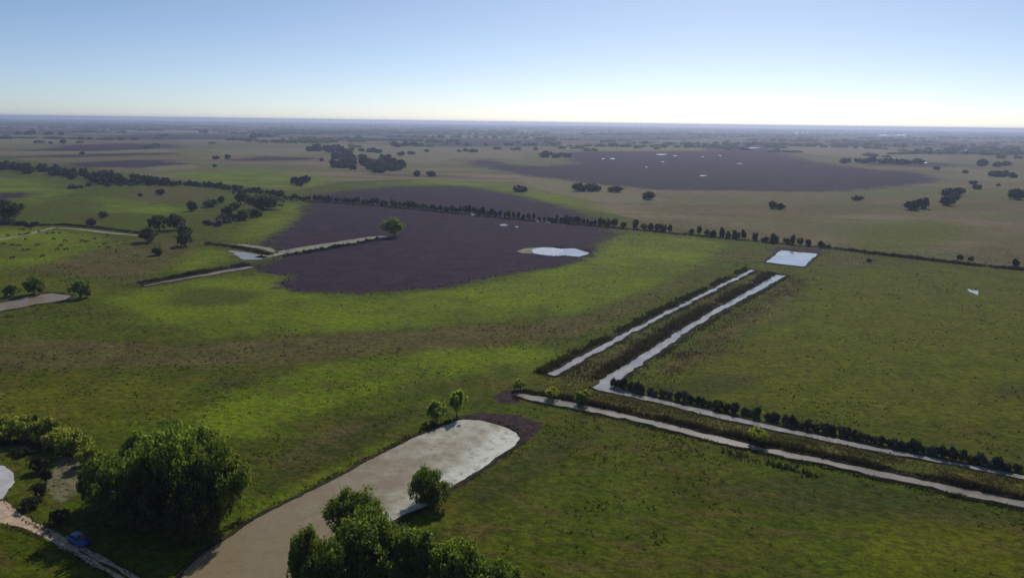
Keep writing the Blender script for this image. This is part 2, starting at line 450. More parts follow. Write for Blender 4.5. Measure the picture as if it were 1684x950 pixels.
def ground_mat():
    m, n, l = mat_new('grassland')
    out = n.new('ShaderNodeOutputMaterial'); b = n.new('ShaderNodeBsdfPrincipled')
    tc = n.new('ShaderNodeTexCoord'); P = tc.outputs['Object']
    def attr(nm):
        a = n.new('ShaderNodeAttribute'); a.attribute_name = nm
        return a.outputs['Fac']
    fine = noise(n, l, P, 0.9, 5.0, 0.7)       # tussocks
    mid = noise(n, l, P, 0.11, 5.0, 0.62)      # patches of about 10 m
    big = noise(n, l, P, 0.022, 4.0, 0.55)     # sweeps of about 50 m
    mp = n.new('ShaderNodeMapping'); mp.vector_type = 'TEXTURE'; mp.inputs['Rotation'].default_value = (0, 0, math.radians(-22)); mp.inputs['Scale'].default_value = (9, 3, 1)
    l.new(P, mp.inputs['Vector'])
    streak = noise(n, l, mp.outputs[0], 1.0, 4.0, 0.6)
    huge = noise(n, l, P, 0.0022, 5.0, 0.6)
    mixn = math_n(n, l, 'ADD', math_n(n, l, 'MULTIPLY', mid, 0.55), math_n(n, l, 'MULTIPLY', fine, 0.45))
    def two(c1, c2, f, lo=0.36, hi=0.64):
        return mixc(n, l, smooth(n, l, f, lo, hi), c1, c2)
    def cover(nm, amp, lo=0.40, hi=0.60, nz=None):
        v = math_n(n, l, 'ADD', attr(nm), math_n(n, l, 'MULTIPLY', math_n(n, l, 'SUBTRACT', nz or mixn, 0.5), amp))
        return smooth(n, l, v, lo, hi)
    base = two((0.040, 0.054, 0.002), (0.088, 0.102, 0.007), mixn)
    base = mixc(n, l, smooth(n, l, big, 0.40, 0.66), base, two((0.050, 0.076, 0.003), (0.078, 0.106, 0.005), mixn))
    base = mixc(n, l, math_n(n, l, 'MULTIPLY', smooth(n, l, streak, 0.5, 0.72), 0.5), base, (0.082, 0.068, 0.020))
    # dry open plain beyond the tree row: tan grass, greener and darker fields further out
    plain = two((0.118, 0.096, 0.048), (0.172, 0.144, 0.070), mid)
    plain = mixc(n, l, math_n(n, l, 'MULTIPLY', smooth(n, l, noise(n, l, P, 0.006, 4.0, 0.55), 0.46, 0.62), 0.8), plain, (0.098, 0.108, 0.036))
    plain = mixc(n, l, math_n(n, l, 'MULTIPLY', smooth(n, l, big, 0.48, 0.7), 0.5), plain, (0.085, 0.062, 0.042))
    mp3 = n.new('ShaderNodeMapping'); mp3.vector_type = 'TEXTURE'; mp3.inputs['Rotation'].default_value = (0, 0, math.radians(-7)); mp3.inputs['Scale'].default_value = (700, 110, 1)
    l.new(P, mp3.inputs['Vector'])
    bands = noise(n, l, mp3.outputs[0], 1.0, 4.0, 0.6)
    plain = mixc(n, l, math_n(n, l, 'MULTIPLY', smooth(n, l, bands, 0.52, 0.62), 0.75), plain, (0.10, 0.125, 0.030))
    plain = mixc(n, l, math_n(n, l, 'MULTIPLY', smooth(n, l, bands, 0.47, 0.38), 0.65), plain, (0.21, 0.175, 0.105))
    plain = mixc(n, l, math_n(n, l, 'MULTIPLY', smooth(n, l, bands, 0.36, 0.30), 0.8), plain, (0.055, 0.040, 0.046))
    vo = n.new('ShaderNodeTexVoronoi'); vo.inputs['Scale'].default_value = 0.0016
    vo.inputs['Randomness'].default_value = 0.9
    l.new(P, vo.inputs['Vector'])
    sep = n.new('ShaderNodeSeparateColor'); l.new(vo.outputs['Color'], sep.inputs[0])
    fields = mixc(n, l, smooth(n, l, sep.outputs[0], 0.40, 0.55), plain, (0.048, 0.044, 0.034))
    fields = mixc(n, l, smooth(n, l, sep.outputs[1], 0.72, 0.8), fields, (0.13, 0.13, 0.06))
    fields = mixc(n, l, smooth(n, l, huge, 0.48, 0.60), fields, (0.040, 0.036, 0.030))
    ln = n.new('ShaderNodeVectorMath'); ln.operation = 'LENGTH'; l.new(P, ln.inputs[0])
    plain = mixc(n, l, smooth(n, l, ln.outputs['Value'], 1500.0, 3200.0), plain, fields)
    c = mixc(n, l, cover('plain', 0.3), base, plain)
    c = mixc(n, l, math_n(n, l, 'MULTIPLY', cover('olive', 0.9, 0.2, 0.8), 0.85), c, two((0.066, 0.080, 0.002), (0.112, 0.122, 0.006), mixn))
    lush = two((0.074, 0.104, 0.003), (0.140, 0.190, 0.006), math_n(n, l, 'ADD', math_n(n, l, 'MULTIPLY', big, 0.5), math_n(n, l, 'MULTIPLY', mixn, 0.5)), 0.36, 0.62)
    c = mixc(n, l, cover('lush', 1.3, 0.2, 0.8), c, lush)
    c = mixc(n, l, math_n(n, l, 'MULTIPLY', cover('dark', 1.0, 0.3, 0.9), 0.65), c, two((0.030, 0.038, 0.008), (0.046, 0.054, 0.012), fine))
    brown = two((0.074, 0.058, 0.022), (0.128, 0.104, 0.040), mixn)
    c = mixc(n, l, math_n(n, l, 'MULTIPLY', cover('brown', 1.9, 0.40, 0.90), 0.7), c, brown)
    c = mixc(n, l, math_n(n, l, 'MULTIPLY', math_n(n, l, 'MULTIPLY', smooth(n, l, streak, 0.46, 0.62), smooth(n, l, big, 0.62, 0.46)), 0.45), c, (0.100, 0.076, 0.022))
    c = mixc(n, l, cover('pale', 0.9, 0.38, 0.62), c, two((0.13, 0.12, 0.06), (0.18, 0.165, 0.09), fine))
    c = mixc(n, l, cover('mud', 0.8), c, two((0.036, 0.023, 0.026), (0.060, 0.040, 0.042), fine))
    # small dark tussocks everywhere
    spk = noise(n, l, P, 0.42, 6.0, 0.8)
    c = mixc(n, l, math_n(n, l, 'MULTIPLY', smooth(n, l, spk, 0.56, 0.68), 0.42), c, mixc(n, l, 0.6, c, (0.012, 0.013, 0.006)))
    f1 = noise(n, l, P, 0.55, 2.0, 0.5)
    f2 = noise(n, l, P, 1.9, 2.0, 0.6)
    mp2 = n.new('ShaderNodeMapping'); mp2.vector_type = 'TEXTURE'; mp2.inputs['Rotation'].default_value = (0, 0, math.radians(-30)); mp2.inputs['Scale'].default_value = (2.4, 1.0, 1)
    l.new(P, mp2.inputs['Vector'])
    f3 = noise(n, l, mp2.outputs[0], 1.0, 3.0, 0.6)
    k = math_n(n, l, 'ADD', math_n(n, l, 'ADD', math_n(n, l, 'MULTIPLY', smooth(n, l, f1, 0.3, 0.7), 0.46), math_n(n, l, 'MULTIPLY', smooth(n, l, f2, 0.3, 0.7), 0.52)),
               math_n(n, l, 'MULTIPLY', smooth(n, l, f3, 0.32, 0.68), 0.46))
    k = math_n(n, l, 'ADD', k, 0.36)
    cs = n.new('ShaderNodeVectorMath'); cs.operation = 'SCALE'
    l.new(c, cs.inputs[0]); l.new(k, cs.inputs['Scale'])
    marsh = two((0.026, 0.0165, 0.030), (0.046, 0.029, 0.046), math_n(n, l, 'ADD', math_n(n, l, 'MULTIPLY', spk, 0.5), math_n(n, l, 'MULTIPLY', mid, 0.5)), 0.40, 0.60)
    patch = noise(n, l, P, 0.03, 5.0, 0.7)
    marsh = mixc(n, l, math_n(n, l, 'MULTIPLY', smooth(n, l, patch, 0.5, 0.75), 0.6), marsh, (0.015, 0.0105, 0.017))
    marsh = mixc(n, l, math_n(n, l, 'MULTIPLY', smooth(n, l, math_n(n, l, 'MULTIPLY', patch, f3), 0.27, 0.36), 0.5), marsh, (0.075, 0.055, 0.056))
    rag = math_n(n, l, 'ADD', math_n(n, l, 'ADD', math_n(n, l, 'MULTIPLY', smooth(n, l, mid, 0.3, 0.7), 0.45), math_n(n, l, 'MULTIPLY', smooth(n, l, fine, 0.3, 0.7), 0.3)), math_n(n, l, 'MULTIPLY', smooth(n, l, big, 0.3, 0.7), 0.25))
    c = mixc(n, l, cover('marsh', 1.2, 0.38, 0.66, rag), cs.outputs[0], marsh)
    l.new(c, b.inputs['Base Color'])

    b.inputs['Roughness'].default_value = 0.85
    b.inputs['Specular IOR Level'].default_value = 0.02
    bp = n.new('ShaderNodeBump'); bp.inputs['Strength'].default_value = 0.55; bp.inputs['Distance'].default_value = 0.5
    l.new(math_n(n, l, 'ADD', fine, spk), bp.inputs['Height'])
    l.new(bp.outputs[0], b.inputs['Normal'])
    l.new(b.outputs[0], out.inputs['Surface'])
    return m

make_ground()

# ------------------------------------------------------------------ sheets of water, tracks, banks
def densify(poly, step, jit, rng):
    """outline in short steps with a wavering, ragged line"""
    out = []
    n = len(poly)
    ph = rng.random(6) * 6.283; run = 0.0
    for i in range(n):
        a, b = poly[i], poly[(i + 1) % n]
        L = np.linalg.norm(b - a)
        k = max(1, int(L / step))
        t = (b - a) / max(L, 1e-6); nn = np.array((-t[1], t[0]))
        for q in range(k):
            p = a + (b - a) * (q / k)
            if jit:
                u = run + L * q / k
                e = min(1.0, 4.0 * min(q, k - q) / k) if k > 3 else 0.5
                p = p + nn * jit * e * (1.1 * math.sin(u / 2.3 + ph[0]) + 0.9 * math.sin(u / 5.1 + ph[1]) + 0.8 * math.sin(u / 1.1 + ph[2])) + rng.normal(0, jit * 0.5, 2)
            out.append(p)
        run += L
    return np.array(out)

def sheet(name, poly, z, mat, step=1.5, jit=0.2, seed=0, grid=None):
    rng = np.random.default_rng(seed + 100)
    P = densify(np.asarray(poly, float), step, jit, rng)
    bm = bmesh.new()
    vs = [bm.verts.new((p[0], p[1], z)) for p in P]
    f = bm.faces.new(vs)
    f.normal_update()
    if f.normal.z < 0 and sum(P[i - 1][0] * P[i][1] - P[i][0] * P[i - 1][1] for i in range(len(P))) < 0:
        f.normal_flip()
    bmesh.ops.triangulate(bm, faces=[f])
    me = bpy.data.meshes.new(name); bm.to_mesh(me); bm.free()
    me.materials.append(mat)
    o = link(name, me)
    return tag(o, kind='structure'), P

def bank(name, P, width, h, mat, seed=0, avoid=None):
    """a low rim of soil round a sheet of water: rises from the water's edge and runs out into the grass"""
    rng = np.random.default_rng(seed + 300)
    n = len(P)
    area = sum(P[i - 1][0] * P[i][1] - P[i][0] * P[i - 1][1] for i in range(n))
    s = 1 if area > 0 else -1
    T = np.roll(P, -1, 0) - np.roll(P, 1, 0)
    T /= np.maximum(np.linalg.norm(T, axis=1, keepdims=True), 1e-6)
    N = np.stack([T[:, 1], -T[:, 0]], 1) * s
    w = width * (0.7 + 0.6 * rng.random(n))
    rings = [(-0.15, 0.0), (0.35, h), (0.65, h * 0.8), (1.0, -0.03)]
    low = sdf(np.asarray(avoid), P) > -2.0 if avoid is not None else np.zeros(n, bool)
    V = []
    for k, z in rings:
        q = P + N * (w * k)[:, None]
        zz = z * (0.7 + 0.6 * rng.random(n)) if z > 0 else np.full(n, z)
        V.append(np.column_stack([q, np.where(low, -0.08, zz)]))
    V = np.vstack(V)
    F = []
    for r in range(len(rings) - 1):
        for i in range(n):
            j = (i + 1) % n
            q = (r * n + i, r * n + j, (r + 1) * n + j, (r + 1) * n + i)
            F.append(q[::-1] if s > 0 else q)
    return tag(link(name, new_mesh(name, V, F, mat)), kind='structure')

def ribbon(pts, widths, step=4.0):
    """outline of a strip along a line of ground points"""
    pts = np.asarray(pts, float)
    ws = np.asarray(widths, float)
    L, R = [], []
    for i in range(len(pts)):
        a = pts[max(i - 1, 0)]; b = pts[min(i + 1, len(pts) - 1)]
        t = (b - a) / np.linalg.norm(b - a)
        nn = np.array((-t[1], t[0]))
        L.append(pts[i] + nn * ws[i] / 2); R.append(pts[i] - nn * ws[i] / 2)
    return np.array(L + R[::-1])

def strip(name, px, widths, z, mat, step=2.0, jit=0.25, seed=0):
    jit = min(jit, 0.22)
    pts = GP(px)
    poly = ribbon(pts, widths)
    return sheet(name, poly, z, mat, step, jit, seed)

ALLWATER = []
def water(name, poly, mat, z=0.03, step=1.5, jit=0.2, seed=0, bk=None, avoid=None):
    o, P = sheet(name, poly, z, mat, step, jit, seed)
    ALLWATER.append(np.asarray(poly))
    if bk:
        bank(name + '_bank', P, bk[0], bk[1], bk[2], seed, avoid)
    return o, P

# long algae-covered pond in the foreground; algae cover and sky reflection are painted together, paler along its far right side
def make_pond():
    poly = GP(POND)
    rng = np.random.default_rng(5)
    out = densify(poly, 1.2, 0.16, rng)
    # triangulated grid so that the painted algae and sky-reflection tone can vary over the surface
    bm = bmesh.new()
    f = bm.faces.new([bm.verts.new((p[0], p[1], 0.03)) for p in out])
    bmesh.ops.triangulate(bm, faces=[f])
    for _ in range(3):
        es = [e for e in bm.edges if e.calc_length() > 4.0 and not e.is_boundary]
        if es:
            bmesh.ops.subdivide_edges(bm, edges=es, cuts=2)
            bmesh.ops.triangulate(bm, faces=bm.faces[:])
    bmesh.ops.recalc_face_normals(bm, faces=bm.faces[:])
    if sum(fc.normal.z for fc in bm.faces) < 0:
        bmesh.ops.reverse_faces(bm, faces=bm.faces[:])
    me = bpy.data.meshes.new('pond'); bm.to_mesh(me); bm.free()
    co = np.empty(len(me.vertices) * 3, np.float32); me.vertices.foreach_get('co', co)
    Q = co.reshape(-1, 3)[:, :2].astype(float)
    near, far = G(400, 900), G(800, 710)
    t = ((Q - near) @ (far - near)) / ((far - near) @ (far - near))
    right = GP([(858, 716), (800, 764), (735, 804), (655, 850), (620, 868), (560, 900)])
    d = np.full(len(Q), 1e9)
    for i in range(len(right) - 1):
        a, b = right[i], right[i + 1]; e = b - a
        u = np.clip(((Q - a) @ e) / (e @ e), 0, 1)
        d = np.minimum(d, np.linalg.norm(Q - a - u[:, None] * e, axis=1))
    sc = np.clip(t + 0.15, 0, 1.1) * 0.48 + np.clip(1 - d / 7.0, 0, 1) * 0.5 * np.clip(t * 2.0, 0, 1) + 0.05
    at = me.attributes.new('scum_sheen', 'FLOAT', 'POINT'); at.data.foreach_set('value', sc.astype(np.float32))
    me.materials.append(MAT['pond'])
    tag(link('pond', me), kind='structure')
    ALLWATER.append(poly)
    bank('pond_bank', out, 1.1, 0.16, MAT['mud'], 1)
make_pond()

water('canal', ribbon(GP([(905, 617), (1000, 566), (1080, 523), (1150, 488), (1238, 444)]), [2.7, 2.3, 1.9, 2.1, 2.2]), MAT['canal'], seed=2, jit=0.3, bk=(1.0, 0.3, MAT['mud']))
CANAL2 = ribbon(GP([(998, 630), (1012, 618), (1065, 584), (1130, 540), (1180, 510), (1240, 478), (1285, 452)]), [4.0, 3.8, 3.4, 2.7, 2.7, 3.8, 4.4])
ELBOW = GP([(972, 637), (992, 626), (1003, 617), (1025, 619), (1012, 634), (1040, 646), (1100, 660), (1180, 679), (1260, 697), (1340, 714), (1440, 735), (1540, 753), (1700, 785),
            (1700, 791), (1540, 759), (1440, 742), (1340, 721), (1260, 705), (1180, 687), (1100, 667), (1020, 649), (985, 642)])
water('canal', CANAL2, MAT['canal'], seed=3, jit=0.25, bk=(1.0, 0.3, MAT['mud']), avoid=ELBOW)
water('canal_elbow', ELBOW, MAT['canal'], z=0.038, seed=4, jit=0.15, bk=(0.9, 0.25, MAT['mud']), avoid=CANAL2)
water('ditch', ribbon(GP([(850, 649), (880, 655), (940, 666), (1000, 678), (1100, 702), (1200, 727), (1300, 748), (1400, 769), (1500, 790), (1600, 812), (1720, 838)]),
                      [2.6, 4.2, 3.8, 3.6, 3.2, 3.0, 2.8, 2.7, 3.0, 3.5, 3.7]), MAT['ditch'], seed=5, jit=0.25, bk=(1.0, 0.3, MAT['mud']))
water('square_pond', GP([(1258, 432), (1284, 411), (1346, 417), (1322, 439)]), MAT['clear'], seed=6, step=3, jit=0.25, bk=(1.6, 0.35, MAT['mud']))
water('marsh_pond', GP([(868, 413), (878, 408.5), (898, 406.5), (922, 409), (945, 408.5), (960, 412), (971, 416), (952, 422), (930, 420.5), (912, 421.5), (890, 418.5)]), MAT['clear'], seed=7, step=4, jit=0.6)
sheet('pond_scum', GP([(866, 413), (878, 408), (898, 406), (922, 408.6), (928, 413), (912, 419.5), (888, 418.6)]), 0.036, MAT['pale'], 3, 0.7, 17)
sheet('reed_bed', GP([(850, 413), (866, 408), (882, 407), (874, 417), (860, 416)]), 0.042, MAT['drybank'], 3, 0.6, 18)
water('side_pond', GP([(-40, 506), (0, 498), (50, 486), (85, 482), (120, 486), (108, 493), (60, 501), (0, 512), (-40, 520)]), MAT['tanpond'], seed=8, step=3, jit=0.2, bk=(1.4, 0.3, MAT['mud']))
water('side_canal', ribbon(GP([(236, 470), (300, 459), (360, 448), (416, 439)]), [2.2, 3.4, 4.6, 6.0]), MAT['tanpond'], seed=9, step=3, jit=0.3, bk=(1.0, 0.3, MAT['mud']))
water('corner_pool', GP([(375, 412), (400, 414), (425, 418), (443, 423), (425, 427), (400, 427), (392, 422)]), MAT['ditch'], seed=10, step=4, jit=0.5)
water('round_pond', GP([(-60, 760), (-20, 760), (8, 766), (22, 778), (24, 792), (14, 808), (4, 820), (-30, 824), (-70, 815)]), MAT['pale'], seed=11, step=1.0, jit=0.12)
water('puddle', GP([(1590, 474), (1598, 477), (1609, 478), (1608, 485), (1601, 482), (1593, 479)]), MAT['clear'], seed=12, step=1, jit=0.1)
for k, (x, y, w, h) in enumerate([(828, 370, 17, 4), (850, 373, 6, 3), (778, 353, 8, 3), (793, 355, 5, 2.4), (885, 364, 5, 2.4), (902, 366, 8, 2.2), (928, 369, 6, 2),
                                  (1088, 254, 20, 2.0), (1007, 261, 12, 2.0), (992, 261, 5, 2.2), (1110, 256, 10, 1.2), (1156, 289, 14, 1.8), (1063, 275, 4, 2.2),
                                  (1090, 266, 8, 1.2), (1212, 243, 10, 1.4), (1238, 243.5, 26, 1.6), (1216, 269, 12, 1.0), (1155, 258, 6, 1.2), (1184, 256, 5, 1.4)]):
    rng = np.random.default_rng(40 + k)
    q = [(x + 0.42 * w * math.cos(a) * (0.75 + 0.5 * rng.random()), y + 0.38 * h * math.sin(a) * (0.75 + 0.5 * rng.random())) for a in np.linspace(0, 2 * math.pi, 11)[:-1]]
    water('puddle', GP(q), MAT['ditch'], z=0.04, seed=60 + k, step=30, jit=0)
for k, (x0, x1, y, h) in enumerate([(1300, 1340, 218.6, 1.2), (1375, 1398, 220.5, 1.8), (1444, 1492, 222.2, 2.4), (1500, 1526, 267.6, 1.6), (1480, 1505, 266.8, 0.9), (1575, 1615, 247.5, 1.0)]):
    water('lagoon', GP([(x0, y - h * 0.4), ((x0 + x1) / 2, y - h * 0.5), (x1, y - h * 0.3), (x1 - 3, y + h * 0.5), ((x0 + x1) / 2, y + h * 0.4), (x0 + 2, y + h * 0.5)]),
          MAT['clear'], z=0.05, seed=90 + k, step=400, jit=0)

# sandy farm track: one wide run from the round pond, then two wheel ruts
sheet('farm_track', GP([(-60, 828), (-10, 826), (8, 822), (22, 834), (48, 851), (80, 869), (112, 886), (140, 902), (120, 908), (92, 895), (60, 879), (30, 865), (0, 859), (-60, 858)]),
      0.02, MAT['sand'], 1.0, 0.12, 21)
for c0 in ([(128, 896), (145, 908), (175, 923), (205, 939), (250, 965), (300, 995)], [(112, 900), (130, 912), (160, 929), (190, 945), (235, 972), (280, 1000)]):
    strip('wheel_rut', c0, [0.9] * len(c0), 0.026, MAT['sand'], 1.0, 0.10, 22)
# raised dyke with pale grass into the marsh, and pale grass tracks at the left
strip('dyke_path', [(425, 424), (467, 414.5), (520, 406), (570, 398.5), (615, 391), (632, 388.5)], [6, 9, 11, 11, 10, 6], 0.03, MAT['drybank'], 4, 0.5, 23)
strip('grass_path', [(-40, 401), (40, 387), (90, 374), (130, 377), (180, 383), (235, 388)], [4, 4, 4, 4, 4, 3], 0.03, MAT['drybank'], 5, 0.5, 24)
strip('grass_path', [(370, 402), (400, 403), (440, 409), (455, 416)], [3, 5, 5, 3], 0.03, MAT['drybank'], 4, 0.5, 25)
strip('drain', [(60, 371), (110, 370), (170, 376), (235, 384)], [3, 5, 5, 4], 0.034, MAT['drain'], 5, 0.5, 26)
strip('drain', [(340, 402), (380, 405), (420, 413), (445, 419)], [4, 4, 4, 4], 0.034, MAT['drain'], 4, 0.5, 27)
strip('drain', [(1340, 405), (1380, 411), (1450, 419), (1520, 428), (1600, 436), (1720, 447)], [5, 3, 5, 4, 6, 6], 0.034, MAT['drain'], 5, 0.7, 28)
strip('drain', [(225, 470), (300, 454), (360, 444), (415, 434), (445, 428)], [2, 3, 3, 4, 2], 0.034, MAT['drain'], 4, 0.5, 29)
strip('drain', [(-40, 729), (0, 729), (45, 731), (85, 737), (118, 750)], [1.6, 1.6, 1.8, 1.8, 1.2], 0.034, MAT['drain'], 1.2, 0.12, 30)

# ------------------------------------------------------------------ trees and bushes
def crown_arrays(seed, n_leaf, leaf, lobes=10, base=0.2, top_heavy=0.0, elong=1.6, spread=0.62, fill=0.4, twigs=0):
    """leaf faces spread through uneven lobes; unit tree of radius 1 and height 1"""
    rng = np.random.default_rng(seed)
    C, R = [], []
    for i in range(lobes):
        d = rng.normal(0, 1, 3); d /= np.linalg.norm(d)
        d[2] = abs(d[2]) * 0.9 - 0.35 + top_heavy
        r = spread * (0.55 + 0.45 * rng.random())
        C.append(d * r); R.append(0.26 + 0.22 * rng.random())
    C.append(np.zeros(3)); R.append(0.55)
    C, R = np.array(C), np.array(R)
    if twigs:
        p = R ** 2; p /= p.sum()
        nt = lobes * twigs
        k = rng.choice(len(R), nt, p=p)
        d = rng.normal(0, 1, (nt, 3)); d[:, 2] += 0.25; d /= np.linalg.norm(d, axis=1, keepdims=True)
        tc = C[k] + d * (R[k] * (0.75 + 0.35 * rng.random(nt)))[:, None]
        C, R = tc, R[k] * (0.20 + 0.22 * rng.random(nt))
    p = R ** 2; p /= p.sum()
    k = rng.choice(len(R), n_leaf, p=p)
    d = rng.normal(0, 1, (n_leaf, 3)); d /= np.linalg.norm(d, axis=1, keepdims=True)
    rad = (fill + (1 - fill) * rng.random(n_leaf) ** 0.7) * (1 + 0.12 * rng.normal(0, 1, n_leaf))
    pos = C[k] + d * (R[k] * rad)[:, None] * np.array((1.0, 1.0, 1.15))
    pos[:, 2] = np.clip(pos[:, 2], -1.0, None)
    cz, hz = (1 + base) / 2, (1 - base) / 2
    zmax = np.percentile(pos[:, 2], 99.5); zmin = np.percentile(pos[:, 2], 0.5); rmax = np.percentile(np.hypot(pos[:, 0], pos[:, 1]), 97)
    pos[:, :2] /= rmax
    pos[:, 2] = base + (pos[:, 2] - zmin) / (zmax - zmin) * (1 - base)
    nrm = d * 0.7 + rng.normal(0, 0.55, (n_leaf, 3)); nrm[:, 2] += 0.55
    nrm /= np.linalg.norm(nrm, axis=1, keepdims=True)
    t = np.cross(nrm, rng.normal(0, 1, (n_leaf, 3))); t /= np.maximum(np.linalg.norm(t, axis=1, keepdims=True), 1e-6)
    u = np.cross(nrm, t)
    s = leaf * (0.6 + 0.8 * rng.random(n_leaf))[:, None]
    a, b = t * s * elong * 0.5, u * s * 0.5
    V = np.stack([pos - a, pos + b * 0.9 - a * 0.1, pos + a, pos - b * 0.9 + a * 0.1], 1).reshape(-1, 3)
    F = np.arange(n_leaf * 4).reshape(-1, 4)
    return V, F, C, rmax, base

def trunk_arrays(seed, base, r0=0.07, limbs=5, reach=0.55, top=0.75, sides=7):
    rng = np.random.default_rng(seed + 900)
    V, F = [], []
    def tube(p0, p1, ra, rb, segs=4, bend=0.06):
        p0, p1 = np.array(p0), np.array(p1)
        ax = p1 - p0; L = np.linalg.norm(ax); ax /= L
        s = np.cross(ax, (0.3, 0.9, 0.2)); s /= np.linalg.norm(s); t = np.cross(ax, s)
        st = len(V)
        off = rng.normal(0, bend * L, 3)
        for i in range(segs + 1):
            f = i / segs
            c = p0 + (p1 - p0) * f + off * math.sin(f * math.pi)
            r = ra + (rb - ra) * f
            if i == 0 and ra == r0: r *= 1.5
            for q in range(sides):
                a = 2 * math.pi * q / sides
                V.append(c + (s * math.cos(a) + t * math.sin(a)) * r)
        for i in range(segs):
            for q in range(sides):
                F.append((st + i * sides + q, st + i * sides + (q + 1) % sides, st + (i + 1) * sides + (q + 1) % sides, st + (i + 1) * sides + q))
        F.append(tuple(st + segs * sides + q for q in range(sides)))
    tube((0, 0, -0.01), (0.02, 0.01, top), r0, r0 * 0.25, 5, 0.03)
    for i in range(limbs):
        a = 2 * math.pi * (i + rng.random() * 0.6) / limbs
        z0 = base * 0.7 + 0.3 * rng.random() * (1 - base)
        tube((0, 0, z0), (math.cos(a) * reach, math.sin(a) * reach, min(0.85, z0 + 0.25 + 0.2 * rng.random())), r0 * 0.5, r0 * 0.12, 3, 0.05)
    return np.array(V), F

_cache = {}
def crown_mesh(key, mat, **kw):
    k = (key, mat, tuple(sorted(kw.items())))
    if k not in _cache:
        V, F, *_ = crown_arrays(**kw)
        _cache[k] = new_mesh('crown', V, F, MAT[mat])
    return _cache[k]
def trunk_mesh(key, **kw):
    k = ('t', key, tuple(sorted(kw.items())))
    if k not in _cache:
        V, F = trunk_arrays(**kw)
        _cache[k] = new_mesh('trunk', V, F, MAT['bark'], True)
    return _cache[k]

KIND = {  # leaf count, leaf size, lobes, crown base, seeds
    'big': dict(n=14000, leaf=0.048, lobes=13, base=0.06, seeds=99, twigs=14),
    'mid': dict(n=3200, leaf=0.085, lobes=9, base=0.14, seeds=99, twigs=9),
    'small': dict(n=650, leaf=0.24, lobes=8, base=0.10, seeds=5),
    'tiny': dict(n=200, leaf=0.42, lobes=6, base=0.08, seeds=5),
    'row': dict(n=260, leaf=0.36, lobes=6, base=0.22, seeds=5),
    'stem': dict(n=900, leaf=0.18, lobes=8, base=0.36, seeds=5, twigs=5),
}
TREES = []
def tree(name, px, py, wpx, hpx, label, cat='tree', group=None, kind='small', mat='leaf_dark', seed=None, parts=True):
    """a tree whose foot stands at a place of the photograph; its size comes from its width and height there"""
    s = ppm(px, py); g = G(px, py)
    el = math.atan2(CAM_H, math.hypot(*g))
    R = wpx / s / 2
    H = max(hpx / s / math.cos(el) - R * math.sin(el) * 0.55, R * 0.5)
    return tree_m(name, g, R, H, label, cat, group, kind, mat, seed, parts)

def tree_m(name, g, R, H, label, cat='tree', group=None, kind='small', mat='leaf_dark', seed=None, parts=True):
    k = KIND[kind]
    seed = random.randrange(1000) if seed is None else seed
    sd = seed % k['seeds']
    rz = random.random() * 6.283
    kw = dict(seed=sd + 13, n_leaf=k['n'], leaf=k['leaf'], lobes=k['lobes'], base=k['base'], twigs=k.get('twigs', 0))
    tk = dict(seed=sd, base=k['base'], r0=0.05 if kind in ('big', 'mid') else 0.07, limbs=6 if kind in ('big', 'mid') else 3)
    loc, sca = (g[0], g[1], 0.0), (R, R, H)
    TREES.append((g[0], g[1], R))
    if parts:
        o = bpy.data.objects.new(name, None); COL.objects.link(o)
        o.empty_display_size = 0.5
        o.location, o.scale, o.rotation_euler = loc, sca, (0, 0, rz)
        link('trunk', trunk_mesh(kind, **tk), o)
        link('crown', crown_mesh(kind, mat, **kw), o)
    else:
        key = ('one', kind, mat, sd)
        if key not in _cache:
            V, F, *_ = crown_arrays(**kw)
            tk['limbs'] = 2
            V2, F2 = trunk_arrays(sides=5, **tk)
            n0 = len(V)
            me = new_mesh(name, np.vstack([V, V2]), F.tolist() + [tuple(i + n0 for i in f) for f in F2], [MAT[mat], MAT['bark']])
            mi = np.zeros(len(me.polygons), np.int32); mi[len(F):] = 1
            me.polygons.foreach_set('material_index', mi)
            _cache[key] = me
        o = link(name, _cache[key], None, loc, rz, sca)
    return tag(o, label, cat, group)

# --- the big clump beside the long pond
CL = 'trees of the big dark clump beside the pond'
for (x, y, w, h, lab, m, sd) in [
    (300, 845, 150, 150, 'tallest dense round tree at the back of the big dark clump by the pond', 'leaf_mid', 1),
    (352, 862, 110, 135, 'rounded bright-edged tree at the pond end of the big dark clump', 'leaf_mid', 2),
    (258, 868, 120, 120, 'dark tree at the shaded front of the big clump, nearest the pond tail', 'leaf_dark', 3),
    (205, 850, 110, 105, 'paler leafy tree at the front left of the big clump near the blue car', 'leaf_mid', 4),
    (232, 812, 105, 105, 'dense tree at the back left of the big dark clump', 'leaf_mid', 5),
    (318, 882, 100, 95, 'low dark tree at the foot of the big clump touching the pond', 'leaf_dark', 6),
    (170, 832, 70, 75, 'small dark tree at the left end of the big clump beside the striped shade', 'leaf_dark', 7)]:
    tree('broadleaf_tree', x, y, w, h, lab, 'tree', CL, 'big', m, sd)
